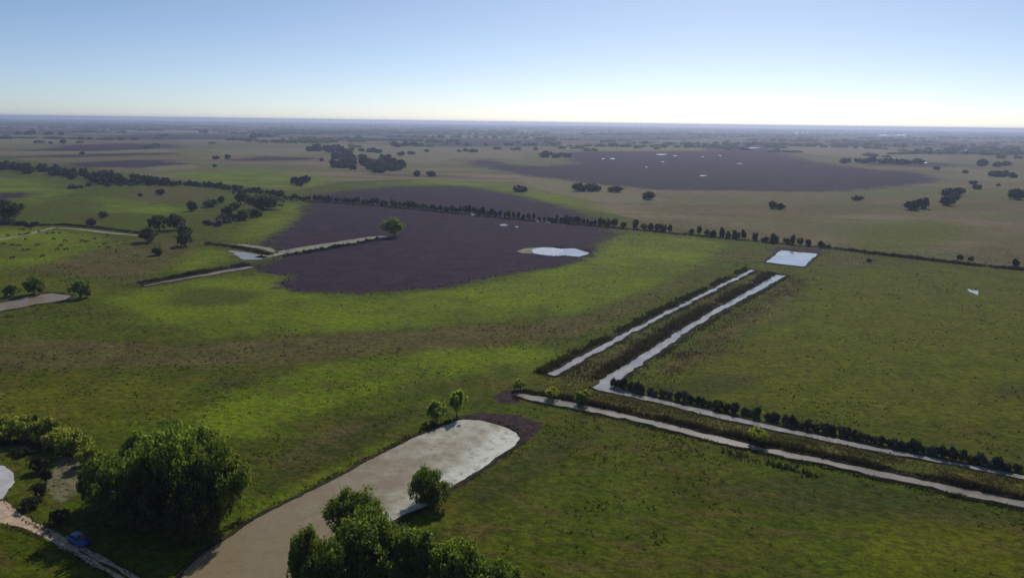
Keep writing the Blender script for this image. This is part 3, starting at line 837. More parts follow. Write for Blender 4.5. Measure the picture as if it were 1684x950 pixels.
# --- the trees at the lower edge, on the bank of the long pond
BT = 'trees at the lower edge of the picture'
for (x, y, w, h, lab, m, sd) in [
    (582, 885, 92, 82, 'round-topped green tree standing out above the lower-edge trees against the pond', 'leaf_mid', 11),
    (600, 955, 130, 110, 'broad leafy tree below the round-topped one at the lower edge', 'leaf_mid', 12),
    (505, 975, 70, 105, 'slim upright tree at the left end of the lower-edge trees', 'leaf_mid', 13),
    (545, 990, 100, 100, 'dark low tree between the slim tree and the broad one, lower edge', 'leaf_mid', 14),
    (675, 965, 110, 100, 'leafy tree right of the broad one at the lower edge', 'leaf_mid', 15),
    (745, 985, 100, 95, 'tree in the right half of the lower-edge trees, below the lone bank tree', 'leaf_mid', 16),
    (810, 1000, 110, 78, 'low yellow-green spreading tree at the right end of the lower-edge trees', 'leaf_mid', 17)]:
    tree('broadleaf_tree', x, y, w, h, lab, 'tree', BT, 'big', m, sd)
tree('bank_tree', 707, 826, 68, 60, 'lone round green tree on the right bank of the long pond', 'tree', None, 'big', 'leaf_mid', 18)
tree('bank_tree', 751, 686, 32, 42, 'slender green tree on a thin trunk at the far left bank of the long pond', 'tree', None, 'stem', 'leaf_bright', 1)
tree('bank_bush', 719, 692, 38, 36, 'leafy bush left of the slender tree on the pond bank', 'bush', None, 'mid', 'leaf_bright', 20)
# --- yellow-green shrubs along the curved drain at the left
YS = 'yellow-green shrubs along the curved drain'
for (x, y, w, h, lab, m, sd) in [
    (30, 724, 52, 40, 'yellow-green shrub at the left edge above the curved drain', 'leaf_yellow', 21),
    (76, 726, 58, 44, 'second yellow-green shrub from the left edge along the curved drain', 'leaf_yellow', 22),
    (122, 745, 62, 42, 'broad yellow-green shrub nearest the big clump along the curved drain', 'leaf_yellow', 23),
    (146, 764, 44, 34, 'small yellow-green shrub between the curved drain and the big clump', 'leaf_yellow', 24),
    (100, 736, 48, 36, 'low yellow-green shrub filling the gap between the second and the broad shrub', 'leaf_yellow', 26),
    (6, 716, 40, 34, 'yellow-green shrub cut by the left edge behind the curved drain', 'leaf_yellow', 27),
    (54, 716, 34, 36, 'darker tall shrub standing behind the first two yellow-green shrubs', 'leaf_mid', 25)]:
    tree('drain_shrub', x, y, w, h, lab, 'shrub', YS, 'mid', m, sd)
for (x, y, w, h, lab, sd) in [
    (62, 775, 34, 24, 'dark shrub between the round pond and the striped shade, uppermost of its line', 31),
    (77, 792, 22, 24, 'upright dark shrub in the middle of the line beside the striped shade', 32),
    (70, 815, 24, 20, 'low dark shrub below the upright one beside the striped shade', 33),
    (52, 833, 34, 18, 'spreading shrub near the bend of the sandy track', 34),
    (100, 857, 34, 22, 'dark bush above the blue car beside the track', 35),
    (38, 745, 40, 14, 'low shrub just below the curved drain at the left edge', 36)]:
    tree('shrub', x, y, w, h, lab, 'shrub', 'shrubs between the round pond and the clump', 'mid', 'leaf_dim', sd)
# --- bright bushes on the reed bank
for (x, y, w, h, lab, sd) in [
    (856, 640, 24, 18, 'small yellow-green bush at the tip of the ditch beside the dark mud', 41),
    (908, 655, 28, 20, 'yellow-green bush on the reed bank, second from the tip of the ditch', 42),
    (959, 664, 30, 24, 'round yellow-green bush on the reed bank, third from the tip of the ditch', 43),
    (1246, 728, 42, 28, 'largest yellow-green bush on the reed bank, far to the right of the others', 44)]:
    tree('bank_bush', x, y, w, h, lab, 'bush', 'bright bushes on the reed bank', 'mid', 'leaf_yellow', sd)
ONES = 'zeroth first second third fourth fifth sixth seventh eighth ninth tenth eleventh twelfth thirteenth fourteenth fifteenth sixteenth seventeenth eighteenth nineteenth'.split()
TENS = {2: 'twent', 3: 'thirt', 4: 'fort', 5: 'fift', 6: 'sixt', 7: 'sevent', 8: 'eight', 9: 'ninet'}
def nth(k):
    if k < 20: return ONES[k]
    return TENS[k // 10] + ('ieth' if k % 10 == 0 else 'y-' + ONES[k % 10])
# --- clipped-looking hedge bushes along the far side of the right canal
hl = [(1008, 636), (1100, 654), (1200, 676), (1300, 699), (1400, 719), (1500, 741), (1600, 761), (1690, 779)]
hx = np.array([p[0] for p in hl]); hy = np.array([p[1] for p in hl])
x = 1009.0; count = 0
while x < 1688:
    count += 1
    y = float(np.interp(x, hx, hy))
    w = random.uniform(9, 15) * (1 + (x - 1009) / 2200)
    tree('hedge_bush', x, y + random.uniform(-1, 1), w * 1.1, random.uniform(9, 18) * (1 + (x - 1009) / 2200), nth(count) + ' dark rounded bush from the canal elbow in the right-hand hedge', 'bush', 'hedge bushes along the right-hand canal', 'small', random.choice(['leaf_dim', 'leaf_dim', 'leaf_dark', 'leaf_gray']))
    x += w * random.uniform(0.62, 0.95) + (5 if random.random() < 0.12 else 0)
# --- tree row across the marsh and on to the square pond
rl = [(470, 327), (520, 330), (620, 337), (705, 345), (770, 351), (833, 358), (937, 367), (1032, 375), (1100, 382), (1135, 385), (1200, 391), (1280, 400), (1345, 406), (1365, 409)]
rx = np.array([p[0] for p in rl]); ry = np.array([p[1] for p in rl])
x = 470.0; ca = cb = 0
while x < 1366:
    y = float(np.interp(x, rx, ry))
    if not (1108 < x < 1131):
        big = random.random()
        if x < 1000:
            w, h = random.uniform(5, 11), random.uniform(6, 13) * (0.75 + 0.25 * min(1, (x - 440) / 300))
            ca += 1
            lab, grp = nth(ca) + ' small dark tree from the left in the row crossing the dark marsh', 'trees of the row across the dark marsh'
            dx = random.uniform(5.5, 9.5)
        else:
            w, h = random.uniform(8, 13), random.uniform(8, 15)
            if x > 1350: h, w = 7, 7
            cb += 1
            lab, grp = nth(cb) + ' rounded dark tree from the marsh in the row towards the square pond', 'trees of the row by the square pond'
            dx = random.uniform(10, 14) + (8 if random.random() < 0.12 else 0)
        tree('row_tree', x, y + random.uniform(-0.6, 0.6), w, h, lab, 'tree', grp, random.choice(['row', 'row', 'tiny']), random.choice(['leaf_dim', 'leaf_dim', 'leaf_dark']), parts=False)
        x += dx
    else:
        x += 12
# --- wood strip at the left and the thin row that continues it
for i in range(85):
    f = random.random() ** 0.9
    x = -10 + 285 * f
    yc = float(np.interp(x, [0, 100, 170, 230, 290], [276, 288, 297, 301, 305]))
    ysp = float(np.interp(x, [0, 100, 170, 230, 290], [3.5, 6, 7, 4, 2]))
    tree('wood_tree', x, yc + random.uniform(-ysp, ysp), random.uniform(10, 17), random.uniform(8, 12), 'dark tree in the dense wood strip running in from the left edge', 'tree', 'trees of the dense wood strip', 'tiny', 'leaf_dim', parts=False)
x = 285.0; count = 0
while x < 470:
    count += 1
    y = float(np.interp(x, [285, 350, 400, 470], [304, 309, 314, 325]))
    tree('wood_tree', x, y + random.uniform(-1.5, 1.5), random.uniform(8, 16), random.uniform(5, 9), nth(count) + ' low dark tree along the thin line continuing the wood strip', 'tree', 'trees of the thin line after the wood strip', 'tiny', 'leaf_dim', parts=False)
    x += random.uniform(6, 11)
# --- groves out on the plain
for (cx, cy, sx, sy, n, lab, grp, hw) in [
    (612, 276, 62, 9, 34, 'dark tree in the big grove on the plain beyond the marsh', 'trees of the big grove', (14, 24)),
    (575, 262, 24, 4, 9, 'dark tree on the upper side of the big grove', 'trees on the upper side of the big grove', (14, 22)),
    (548, 249, 40, 3.2, 14, 'tree in the thin grove behind the big grove', 'trees of the thin grove', (10, 18)),
    (617, 250, 24, 2.6, 7, 'tree in the small grove right of the thin grove', 'trees of the small grove', (9, 15)),
    (662, 240, 22, 2.4, 8, 'tree in the small far grove above the big grove', 'trees of the small far grove', (8, 14)),
    (1450, 268, 75, 2.5, 18, 'low bush in the scrub belt along the far edge of the great marsh', 'bushes of the scrub belt', (9, 16)),
    (1633, 272, 24, 2.5, 8, 'tree in the right-hand grove near the scrub belt', 'trees of the right-hand grove', (10, 16)),
    (1650, 290, 28, 3.5, 9, 'tree in the grove at the right edge of the plain', 'trees of the right-edge grove', (10, 17)),
    (900, 258, 34, 3.0, 9, 'low bush in the brushy spit reaching into the great marsh', 'bushes of the brushy spit', (9, 16)),
    (430, 227, 20, 2.0, 7, 'far tree in the small clump left of the groves', 'trees of the left far clump', (8, 13)),
    (40, 222, 16, 0.8, 4, 'far low tree in the leftmost clump near the skyline', 'trees of the leftmost far clump', (7, 12)),
    (88, 222, 20, 0.8, 5, 'far low tree in the second clump near the skyline', 'trees of the second far clump', (7, 12)),
    (768, 250, 18, 1.5, 5, 'far low tree in the clump left of the great marsh', 'trees of the clump left of the great marsh', (7, 12)),
    (365, 261, 18, 1.6, 5, 'low tree in the loose bunch beside the far dark field', 'trees of the loose bunch', (6, 10))]:
    for i in range(n):
        a = random.random() * 6.283; r = math.sqrt(random.random())
        w = random.uniform(*hw)
        tree('grove_tree', cx + math.cos(a) * r * sx, cy + math.sin(a) * r * sy + 0.12 * math.cos(a) * r * sx * (0.6 if n == 34 else 0.05), w, w * random.uniform(0.42, 0.6), lab, 'tree', grp, 'tiny', 'leaf_dim', parts=False)
# --- single trees and bushes one can pick out
for (x, y, w, h, lab, kind, m) in [
    (14, 360, 48, 32, 'large dense dark tree at the left edge beside the grass path', 'mid', 'leaf_dark'),
    (56, 484, 34, 32, 'rounded tree beside the tan side pond, left of the wide one', 'mid', 'leaf_mid'),
    (19, 487, 24, 20, 'small tree at the left end of the tan side pond', 'mid', 'leaf_mid'),
    (133, 489, 38, 30, 'wide round tree at the right end of the tan side pond', 'mid', 'leaf_mid'),
    (246, 398, 40, 25, 'dark bush in the left pasture below the pair of dark trees', 'mid', 'leaf_dark'),
    (306, 405, 30, 24, 'round dark bush right of the pasture bush, beside the drain', 'mid', 'leaf_dark'),
    (260, 419, 20, 14, 'smallest dark bush on the brown pasture', 'small', 'leaf_dark'),
    (262, 378, 38, 25, 'left tree of the dark pair in the left pasture', 'mid', 'leaf_dark'),
    (291, 378, 38, 27, 'right tree of the dark pair in the left pasture', 'mid', 'leaf_dark'),
    (304, 387, 24, 17, 'low bush at the right foot of the dark pair', 'small', 'leaf_dark'),
    (316, 347, 16, 16, 'lone round tree left of the scrub patch', 'small', 'leaf_dim'),
    (347, 340, 24, 13, 'low wide bush right of the lone round tree', 'small', 'leaf_gray'),
    (364, 334, 11, 11, 'tiny tree just below the thin line of trees', 'small', 'leaf_dim'),
    (396, 336, 28, 24, 'tall round dark tree above the scrub patch', 'mid', 'leaf_dark'),
    (432, 344, 56, 26, 'largest domed dark tree beside the bright green lobe of grass', 'mid', 'leaf_dark'),
    (372, 353, 22, 15, 'dark bush at the top of the scrub patch', 'small', 'leaf_dark'),
    (386, 345, 16, 12, 'bush between the tall round tree and the scrub patch', 'small', 'leaf_dark'),
    (402, 362, 22, 17, 'dark bush in the middle of the scrub patch', 'small', 'leaf_dark'),
    (421, 357, 20, 14, 'bush below the largest domed tree', 'small', 'leaf_dark'),
    (265, 320, 15, 9, 'dark bush on the brown rise below the wood strip', 'small', 'leaf_dim'),
    (230, 323, 7, 5, 'tiny bush left of the one on the brown rise', 'tiny', 'leaf_dim'),
    (150, 372, 15, 13, 'grey bush beside the grass path in the left pasture', 'small', 'leaf_gray'),
    (168, 357, 17, 9, 'low grey bush above the grass path', 'small', 'leaf_gray'),
    (488, 303, 18, 12, 'left tree of the three-lobed cluster on the plain above the marsh', 'small', 'leaf_dim'),
    (503, 301, 18, 12, 'right tree of the three-lobed cluster on the plain above the marsh', 'small', 'leaf_dim'),
    (493, 306, 14, 9, 'lowest bush of the three-lobed cluster on the plain above the marsh', 'small', 'leaf_dim'),
    (648, 389, 38, 32, 'lone round tree standing in the dark marsh at the end of the dyke', 'mid', 'leaf_mid'),
    (853, 315, 26, 9, 'low flat bush between the two marshes', 'tiny', 'leaf_dim'),
    (952, 314, 26, 13, 'left tree of the dark pair below the great marsh', 'small', 'leaf_dim'),
    (973, 314, 30, 12, 'right tree of the dark pair below the great marsh', 'small', 'leaf_dim'),
    (1014, 316, 26, 10, 'low bush right of the dark pair below the great marsh', 'small', 'leaf_dim'),
    (1067, 328, 22, 13, 'round lone bush on the plain right of the low bush', 'small', 'leaf_dim'),
    (1271, 343, 15, 12, 'left bush of the touching pair on the dry plain', 'small', 'leaf_dim'),
    (1283, 344, 15, 10, 'right bush of the touching pair on the dry plain', 'small', 'leaf_dim'),
    (1410, 329, 20, 7, 'flat bush on the plain left of the double bush', 'tiny', 'leaf_dim'),
    (1500, 345, 28, 15, 'left half of the big double bush on the right plain', 'small', 'leaf_dim'),
    (1517, 343, 24, 17, 'taller right half of the big double bush on the right plain', 'small', 'leaf_dim'),
    (1560, 338, 25, 15, 'round dark bush right of the double bush', 'small', 'leaf_dim'),
    (1560, 322, 24, 13, 'left one of the wide bushes above the round dark bush', 'small', 'leaf_dim'),
    (1577, 321, 22, 12, 'right one of the wide bushes above the round dark bush', 'small', 'leaf_dim'),
    (1567, 328, 16, 9, 'small bush wedged between the wide bushes and the round one', 'tiny', 'leaf_dim'),
    (1608, 311, 16, 7, 'flat bush on the right plain above the wide bushes', 'tiny', 'leaf_dim'),
    (1600, 303, 12, 6, 'tiny bush on the right plain below the scrub belt', 'tiny', 'leaf_dim'),
    (1588, 285, 10, 5, 'tiny bush right of the tip of the great marsh', 'tiny', 'leaf_dim'),
    (1541, 279, 12, 5, 'tiny bush just above the tip of the great marsh', 'tiny', 'leaf_dim'),
    (1642, 306, 7, 4, 'smallest bush on the right plain near the edge', 'tiny', 'leaf_dim'),
    (1674, 328, 26, 17, 'dark tree cut by the right edge of the picture on the plain', 'small', 'leaf_dim'),
    (686, 290, 13, 9, 'round bush right of the big grove', 'tiny', 'leaf_dim'),
    (708, 290, 18, 8, 'wide bush right of the round one beside the big grove', 'tiny', 'leaf_dim'),
    (632, 263, 20, 9, 'lone tree above the right end of the big grove', 'tiny', 'leaf_dim'),
    (660, 256, 12, 6, 'left bush of the small file right of the lone grove tree', 'tiny', 'leaf_dim'),
    (676, 254, 12, 5, 'right bush of the small file right of the lone grove tree', 'tiny', 'leaf_dim'),
    (105, 236, 12, 6, 'far tree between the left fields, right of the tiny one', 'tiny', 'leaf_dim'),
    (84, 237, 7, 4, 'far tiny tree between the left fields', 'tiny', 'leaf_dim'),
    (136, 254, 9, 4, 'far bush on the line between the dark left fields', 'tiny', 'leaf_dim'),
    (337, 219, 14, 5, 'far bush near the skyline in the left half', 'tiny', 'leaf_dim'),
    (353, 275, 8, 5, 'lone far bush below the loose bunch', 'tiny', 'leaf_dim'),
    (528, 265, 8, 5, 'lone far bush left of the big grove', 'tiny', 'leaf_dim'),
    (702, 250, 9, 4, 'lone far bush right of the groves', 'tiny', 'leaf_dim'),
    (1428, 552 - 122, 10, 5, 'small bush on the dark drain right of the square pond', 'tiny', 'leaf_dim'),
    (1580, 426, 12, 7, 'left small bush on the brown plain at the right', 'tiny', 'leaf_dim'),
    (1597, 428, 9, 6, 'right small bush on the brown plain at the right', 'tiny', 'leaf_dim'),
    (1668, 436, 11, 10, 'bush on the drain at the right edge', 'tiny', 'leaf_dim')]:
    t = 'tree' if ' tree' in lab and 'bush' not in lab else 'bush'
    tree('pasture_' + t, x, y, w, h, lab, t, None, kind, m, parts=kind in ('mid', 'small'))
# scrub patch shrubs, path shrubs and the grey bushes below the dyke
for i in range(34):
    f = random.random(); x = 338 + 95 * f; y = 371 - 22 * f + random.uniform(-5, 6)
    tree('scrub_bush', x, y, random.uniform(8, 14), random.uniform(5, 9), 'small grey-green bush in the scrub patch beside the bright green lobe', 'bush', 'bushes of the scrub patch', 'tiny', random.choice(['leaf_gray', 'leaf_dim', 'leaf_dim']), parts=False)
x = 468.0
while x < 628:
    y = 422.0 - (x - 468) * 0.176
    tree('dyke_bush', x, y + random.uniform(-0.7, 1.2), random.uniform(6, 10), random.uniform(3.5, 6.5), 'grey-green bush in the row along the foot of the dyke in the marsh', 'bush', 'bushes along the dyke', 'tiny', random.choice(['leaf_gray', 'leaf_dim']), parts=False)
    x += random.uniform(5, 8)
x = 0.0
while x < 62:
    tree('path_shrub', x, 371 + random.uniform(-4, 3), random.uniform(8, 13), random.uniform(5, 8), 'small grey shrub in the scrub below the large tree at the left edge', 'shrub', 'shrubs below the left-edge tree', 'tiny', random.choice(['leaf_gray', 'leaf_dim']), parts=False)
    x += random.uniform(5, 8)
for i in range(22):
    x = random.uniform(108, 230)
    tree('scrub_bush', x, 309 - (x - 108) * 0.045 + random.uniform(-2, 2), random.uniform(7, 12), random.uniform(3, 5), 'small bush in the grey scrub strip below the wood strip', 'bush', 'bushes of the scrub strip', 'tiny', random.choice(['leaf_gray', 'leaf_dim', 'leaf_dim']), parts=False)

# ------------------------------------------------------------------ far woods: belts and clumps too far to count
def far_woods():
    rng = np.random.default_rng(77)
    V0, F0, *_ = crown_arrays(3, 46, 0.75, lobes=6, base=0.0)
    Vs, Fs = [], []
    n = 0
    def add(x, y, R, h):
        nonlocal n
        a = rng.random() * 6.283
        c, s = math.cos(a), math.sin(a)
        v = V0.copy()
        v = np.column_stack([(v[:, 0] * c - v[:, 1] * s) * R + x, (v[:, 0] * s + v[:, 1] * c) * R + y, v[:, 2] * h - 0.3])
        Vs.append(v); Fs.append(F0 + n); n += len(v)
    for _ in range(260):                                   # shelter belts
        r = 2300 * (7.5 ** rng.random()); a = math.radians(rng.uniform(-40, 40))
        if r < 4500 and rng.random() < (0.85 if a < -0.1 else 0.45): continue
        cx, cy = r * math.sin(a), r * math.cos(a)
        L = rng.uniform(120, 700) * (0.6 + r / 9000); th = rng.normal(0.05, 0.35)
        k = int(min(26, 4 + L / (26 + r / 220)))
        for q in range(k):
            t = (q / max(k - 1, 1) - 0.5) * L
            add(cx + t * math.cos(th) + rng.normal(0, 6), cy + t * math.sin(th) + rng.normal(0, 6), rng.uniform(8, 18) * (0.8 + r / 12000), rng.uniform(4, 9))
    for _ in range(650):                                   # loose clumps
        r = 1900 * (9.0 ** rng.random()); a = math.radians(rng.uniform(-40, 40))
        if r < 3800 and rng.random() < (0.85 if a < 0.05 else 0.5): continue
        cx, cy = r * math.sin(a), r * math.cos(a)
        for q in range(rng.integers(1, 5)):
            add(cx + rng.normal(0, 30), cy + rng.normal(0, 20), rng.uniform(6, 14) * (0.8 + r / 12000), rng.uniform(3.5, 8))
    o = link('far_woods', new_mesh('far_woods', np.vstack(Vs), np.vstack(Fs), MAT['leaf_dark']))
    tag(o, 'hazy far-off woods and tree belts below the skyline', 'woods', kind='stuff')
far_woods()

# ------------------------------------------------------------------ grass tussocks, reeds and marsh growth
def tuft_arrays(seed, blades, lean, width):
    rng = np.random.default_rng(seed)
    V = []
    for b in range(blades):
        a = rng.random() * 6.283; r = 0.35 * rng.random()
        c = np.array((math.cos(a) * r, math.sin(a) * r, 0))
        q = rng.random() * 6.283
        s = np.array((math.cos(q), math.sin(q), 0)) * width * (0.7 + 0.6 * rng.random())
        tip = c + np.array((math.cos(a) * lean * rng.random(), math.sin(a) * lean * rng.random(), 0.65 + 0.35 * rng.random()))
        V += [c - s, c + s, tip]
    return np.array(V)

def tufts(name, P, sxy, sz, cols, label, cat, protos, mat='blade'):
    rng = np.random.default_rng(len(P))
    Vs, Cs = [], []
    which = rng.integers(0, len(protos), len(P))
    for k, pr in enumerate(protos):
        s = which == k
        m = s.sum()
        if not m: continue
        a = rng.random(m) * 6.283
        c, sn = np.cos(a)[:, None], np.sin(a)[:, None]
        X = (pr[None, :, 0] * c - pr[None, :, 1] * sn) * sxy[s][:, None] + P[s][:, 0:1]
        Y = (pr[None, :, 0] * sn + pr[None, :, 1] * c) * sxy[s][:, None] + P[s][:, 1:2]
        Z = pr[None, :, 2] * sz[s][:, None] - 0.01
        Vs.append(np.stack([X, Y, Z], -1).reshape(-1, 3))
        Cs.append(np.repeat(cols[s], len(pr), 0))
    V, C = np.vstack(Vs), np.vstack(Cs)
    F = np.arange(len(V)).reshape(-1, 3)
    me = new_mesh(name, V, F, MAT[mat])
    at = me.attributes.new('tint', 'FLOAT_COLOR', 'POINT')
    at.data.foreach_set('color', np.column_stack([C, np.ones(len(C))]).astype(np.float32).ravel())
    return tag(link(name, me), label, cat, kind='stuff')

def dry(P, margin=0.3):
    ok = np.ones(len(P), bool)
    for poly in ALLWATER:
        lo, hi = poly.min(0) - 2, poly.max(0) + 2
        s = (P[:, 0] > lo[0]) & (P[:, 0] < hi[0]) & (P[:, 1] > lo[1]) & (P[:, 1] < hi[1])
        if s.any():
            d = sdf(poly, P[s])
            idx = np.where(s)[0]
            ok[idx[d > -margin]] = False
    return ok

def vnoise(P, scale, seed):
    """smooth value noise"""
    rng = np.random.default_rng(seed)
    T = rng.random((64, 64))
    q = P / scale
    i = np.floor(q).astype(int); f = q - i; f = f * f * (3 - 2 * f)
    g = lambda a, b: T[a % 64, b % 64]
    x0, y0 = i[:, 0], i[:, 1]
    return (g(x0, y0) * (1 - f[:, 0]) + g(x0 + 1, y0) * f[:, 0]) * (1 - f[:, 1]) + (g(x0, y0 + 1) * (1 - f[:, 0]) + g(x0 + 1, y0 + 1) * f[:, 0]) * f[:, 1]

def fan(n, r0, r1, a0=-40, a1=40, seed=1):
    rng = np.random.default_rng(seed)
    r = np.sqrt(r0 * r0 + (r1 * r1 - r0 * r0) * rng.random(n)); a = np.radians(rng.uniform(a0, a1, n))
    return np.column_stack([r * np.sin(a), r * np.cos(a)])

TRACK = GP([(-60, 826), (8, 820), (48, 849), (140, 900), (300, 995), (280, 1003), (120, 910), (30, 867), (-60, 862)])
def make_grass():
    P = np.vstack([fan(46000, 82, 210, seed=1), fan(60000, 210, 480, seed=2)])
    far = np.hypot(P[:, 0], P[:, 1]) > 210
    n1 = vnoise(P, 17.0, 5) * 0.4 + vnoise(P, 6.0, 7) * 0.35 + vnoise(P, 2.1, 6) * 0.25
    wb, wl, wm, wp = weight(BROWN, P, 0.035, 5), weight(LUSH, P, 0.035, 5), weight(MARSH, P, 0.012, 2), weight(MUD, P, 0.012, 1.2)
    wo = weight(OLIVE, P, 0.05, 8)
    keep = RNG.random(len(P)) < np.clip((n1 - 0.50) * 4.0 + wb * 0.35, 0.02, 1) * (1 - 0.75 * wl) * (1 - 0.55 * wo)
    keep &= (wm < 0.45) & (wp < 0.5) & dry(P, 0.4) & (sdf(TRACK, P) < -0.4)
    P, wb, wl, far = P[keep], wb[keep], wl[keep], far[keep]
    n = len(P)
    green = np.array((0.066, 0.074, 0.010)); brown = np.array((0.098, 0.076, 0.036)); lush = np.array((0.06, 0.085, 0.007))
    c = green + (brown - green) * np.clip(wb * 1.1 * RNG.random(n) ** 0.5, 0, 1)[:, None] + (lush - green) * (wl * 0.8)[:, None] * (1 - wb)[:, None]
    c *= (0.8 + 0.7 * RNG.random(n))[:, None]
    s = (0.18 + 0.42 * RNG.random(n) ** 2.5) * np.where(far, 1.25, 1.0)
    tufts('grass_tussocks', P, s * 1.3, s * 0.75, c, 'rough grass tussocks scattered over the pastures', 'grass', [tuft_arrays(k, 7, 0.5, 0.16) for k in range(5)])
make_grass()

def line_scatter(px, n, w, seed, off=0.0):
    """points in a band along a line of the photograph, w metres wide, shifted off metres to its left"""
    rng = np.random.default_rng(seed)
    L = GP(px); seg = np.linalg.norm(np.diff(L, axis=0), axis=1); cum = np.concatenate([[0], np.cumsum(seg)])
    t = rng.random(n) * cum[-1]
    k = np.clip(np.searchsorted(cum, t) - 1, 0, len(seg) - 1)
    f = ((t - cum[k]) / seg[k])[:, None]
    d = (L[k + 1] - L[k]) / seg[k][:, None]
    nn = np.column_stack([-d[:, 1], d[:, 0]])
    return L[k] * (1 - f) + L[k + 1] * f + nn * (off + rng.normal(0, w, n))[:, None]

def make_reeds():
    c1 = [(905, 617), (1000, 566), (1080, 523), (1150, 488), (1238, 444)]
    c2 = [(1000, 626), (1065, 584), (1130, 540), (1180, 510), (1240, 478), (1285, 452)]
    dd = [(850, 649), (940, 666), (1100, 702), (1300, 748), (1500, 790), (1720, 838)]
    c3 = [(1012, 645), (1100, 663), (1260, 701), (1440, 738), (1720, 790)]
    sets = [(line_scatter(c1, 3600, 0.8, 1, 3.3), 1.35, (0.050, 0.050, 0.018)), (line_scatter(c1, 1500, 0.5, 2, -2.6), 0.7, (0.085, 0.080, 0.035)),
            (line_scatter(c2, 4600, 0.9, 3, 4.0), 1.6, (0.055, 0.048, 0.022)), (line_scatter(c2, 1600, 0.6, 4, -3.6), 0.8, (0.075, 0.075, 0.03)),
            (line_scatter(dd, 4200, 0.5, 5, 3.2), 1.2, (0.046, 0.042, 0.015)), (line_scatter(dd, 3600, 2.2, 6, 7.0), 0.55, (0.140, 0.125, 0.045)),  # first row: shade at the ditch edge put into a darker reed colour
            (line_scatter(dd, 1500, 0.5, 7, -2.8), 0.6, (0.045, 0.055, 0.016)),
            (line_scatter(c3, 1600, 1.2, 8, -3.2), 0.6, (0.13, 0.118, 0.045)), (line_scatter(c1, 5000, 2.6, 9, -9.0), 0.8, (0.10, 0.082, 0.042)),
            (line_scatter(c2, 3500, 3.0, 10, -10.0), 0.6, (0.10, 0.078, 0.045)),
            (line_scatter([(236, 468), (300, 457), (360, 446), (416, 437)], 1500, 1.0, 11, 4.0), 1.4, (0.05, 0.045, 0.025)),
            (line_scatter([(60, 371), (110, 370), (170, 376), (235, 384)], 1500, 1.2, 12, 0), 1.4, (0.04, 0.036, 0.022)),
            (line_scatter([(340, 401), (380, 405), (445, 419)], 900, 1.2, 13, 0), 1.4, (0.04, 0.038, 0.022)),
            (line_scatter([(1345, 405), (1450, 419), (1600, 436), (1720, 447)], 1800, 1.3, 14, 0), 1.5, (0.045, 0.036, 0.026)),
            (line_scatter([(470, 329), (620, 339), (833, 360), (1032, 377), (1345, 407)], 3000, 1.6, 15, 0), 1.3, (0.05, 0.042, 0.03)),
            (line_scatter([(-40, 728), (45, 730), (118, 748)], 900, 0.5, 16, 0.6), 0.9, (0.045, 0.05, 0.018)),
            (line_scatter([(1190, 740), (1280, 762), (1360, 785)], 170, 0.8, 17, -1.0), 1.0, (0.045, 0.05, 0.016))]
    pl = [(762, 689), (730, 699), (680, 720), (600, 760), (520, 803), (440, 842), (385, 872)]
    pr = [(762, 689), (825, 700), (855, 720), (800, 765), (735, 806), (655, 852), (585, 892)]
    sets += [(line_scatter(pl, 900, 0.5, 31, 0.9), 0.45, (0.05, 0.05, 0.016)), (line_scatter(pr, 900, 0.6, 32, 1.0), 0.45, (0.055, 0.048, 0.02)),
             (line_scatter(pl, 900, 0.6, 35, -0.9), 0.45, (0.05, 0.052, 0.016)), (line_scatter(pr, 900, 0.6, 36, -1.0), 0.45, (0.055, 0.048, 0.02)),
             (line_scatter([(868, 413), (905, 406), (963, 412), (971, 417), (915, 422), (868, 413)], 700, 1.0, 33, 0.0), 0.8, (0.05, 0.04, 0.03)),
             (line_scatter([(1258, 432), (1284, 411), (1346, 417), (1322, 439), (1258, 432)], 700, 0.8, 34, 0.0), 0.5, (0.07, 0.065, 0.028)),
             (line_scatter([(-20, 503), (50, 486), (85, 481), (122, 486), (60, 502), (-20, 516)], 700, 0.6, 37, 0.0), 0.6, (0.05, 0.05, 0.02)),
             (line_scatter([(22, 846), (60, 866), (100, 888)], 120, 0.18, 38, 0.0), 0.3, (0.06, 0.058, 0.02)),
             (line_scatter([(8, 820), (48, 850), (112, 885), (190, 925), (250, 960)], 350, 0.4, 39, 0.0), 0.35, (0.07, 0.07, 0.022)),
             (line_scatter([(0, 861), (60, 881), (120, 911), (180, 946)], 350, 0.4, 40, 0.0), 0.35, (0.07, 0.07, 0.022))]
    P = np.vstack([a for a, b, c in sets]); s = np.concatenate([np.full(len(a), b) for a, b, c in sets]); C = np.vstack([np.tile(c, (len(a), 1)) for a, b, c in sets])
    clump = vnoise(P, 3.5, 21) * 0.6 + vnoise(P, 11, 22) * 0.4
    k = dry(P, 0.05) & (RNG.random(len(P)) < np.clip(clump * 2.4 - 0.25, 0.15, 1))
    P, s, C, clump = P[k], s[k], C[k], clump[k]
    n = len(P)
    s = s * RNG.uniform(0.4, 1.15, n) * (0.35 + 1.1 * clump)
    C = C * RNG.uniform(0.55, 1.4, n)[:, None]
    tufts('reeds', P, s * 0.65, s, C, 'reeds and coarse growth along the canals and drains', 'reeds', [tuft_arrays(30 + k, 9, 0.45, 0.14) for k in range(5)])
make_reeds()

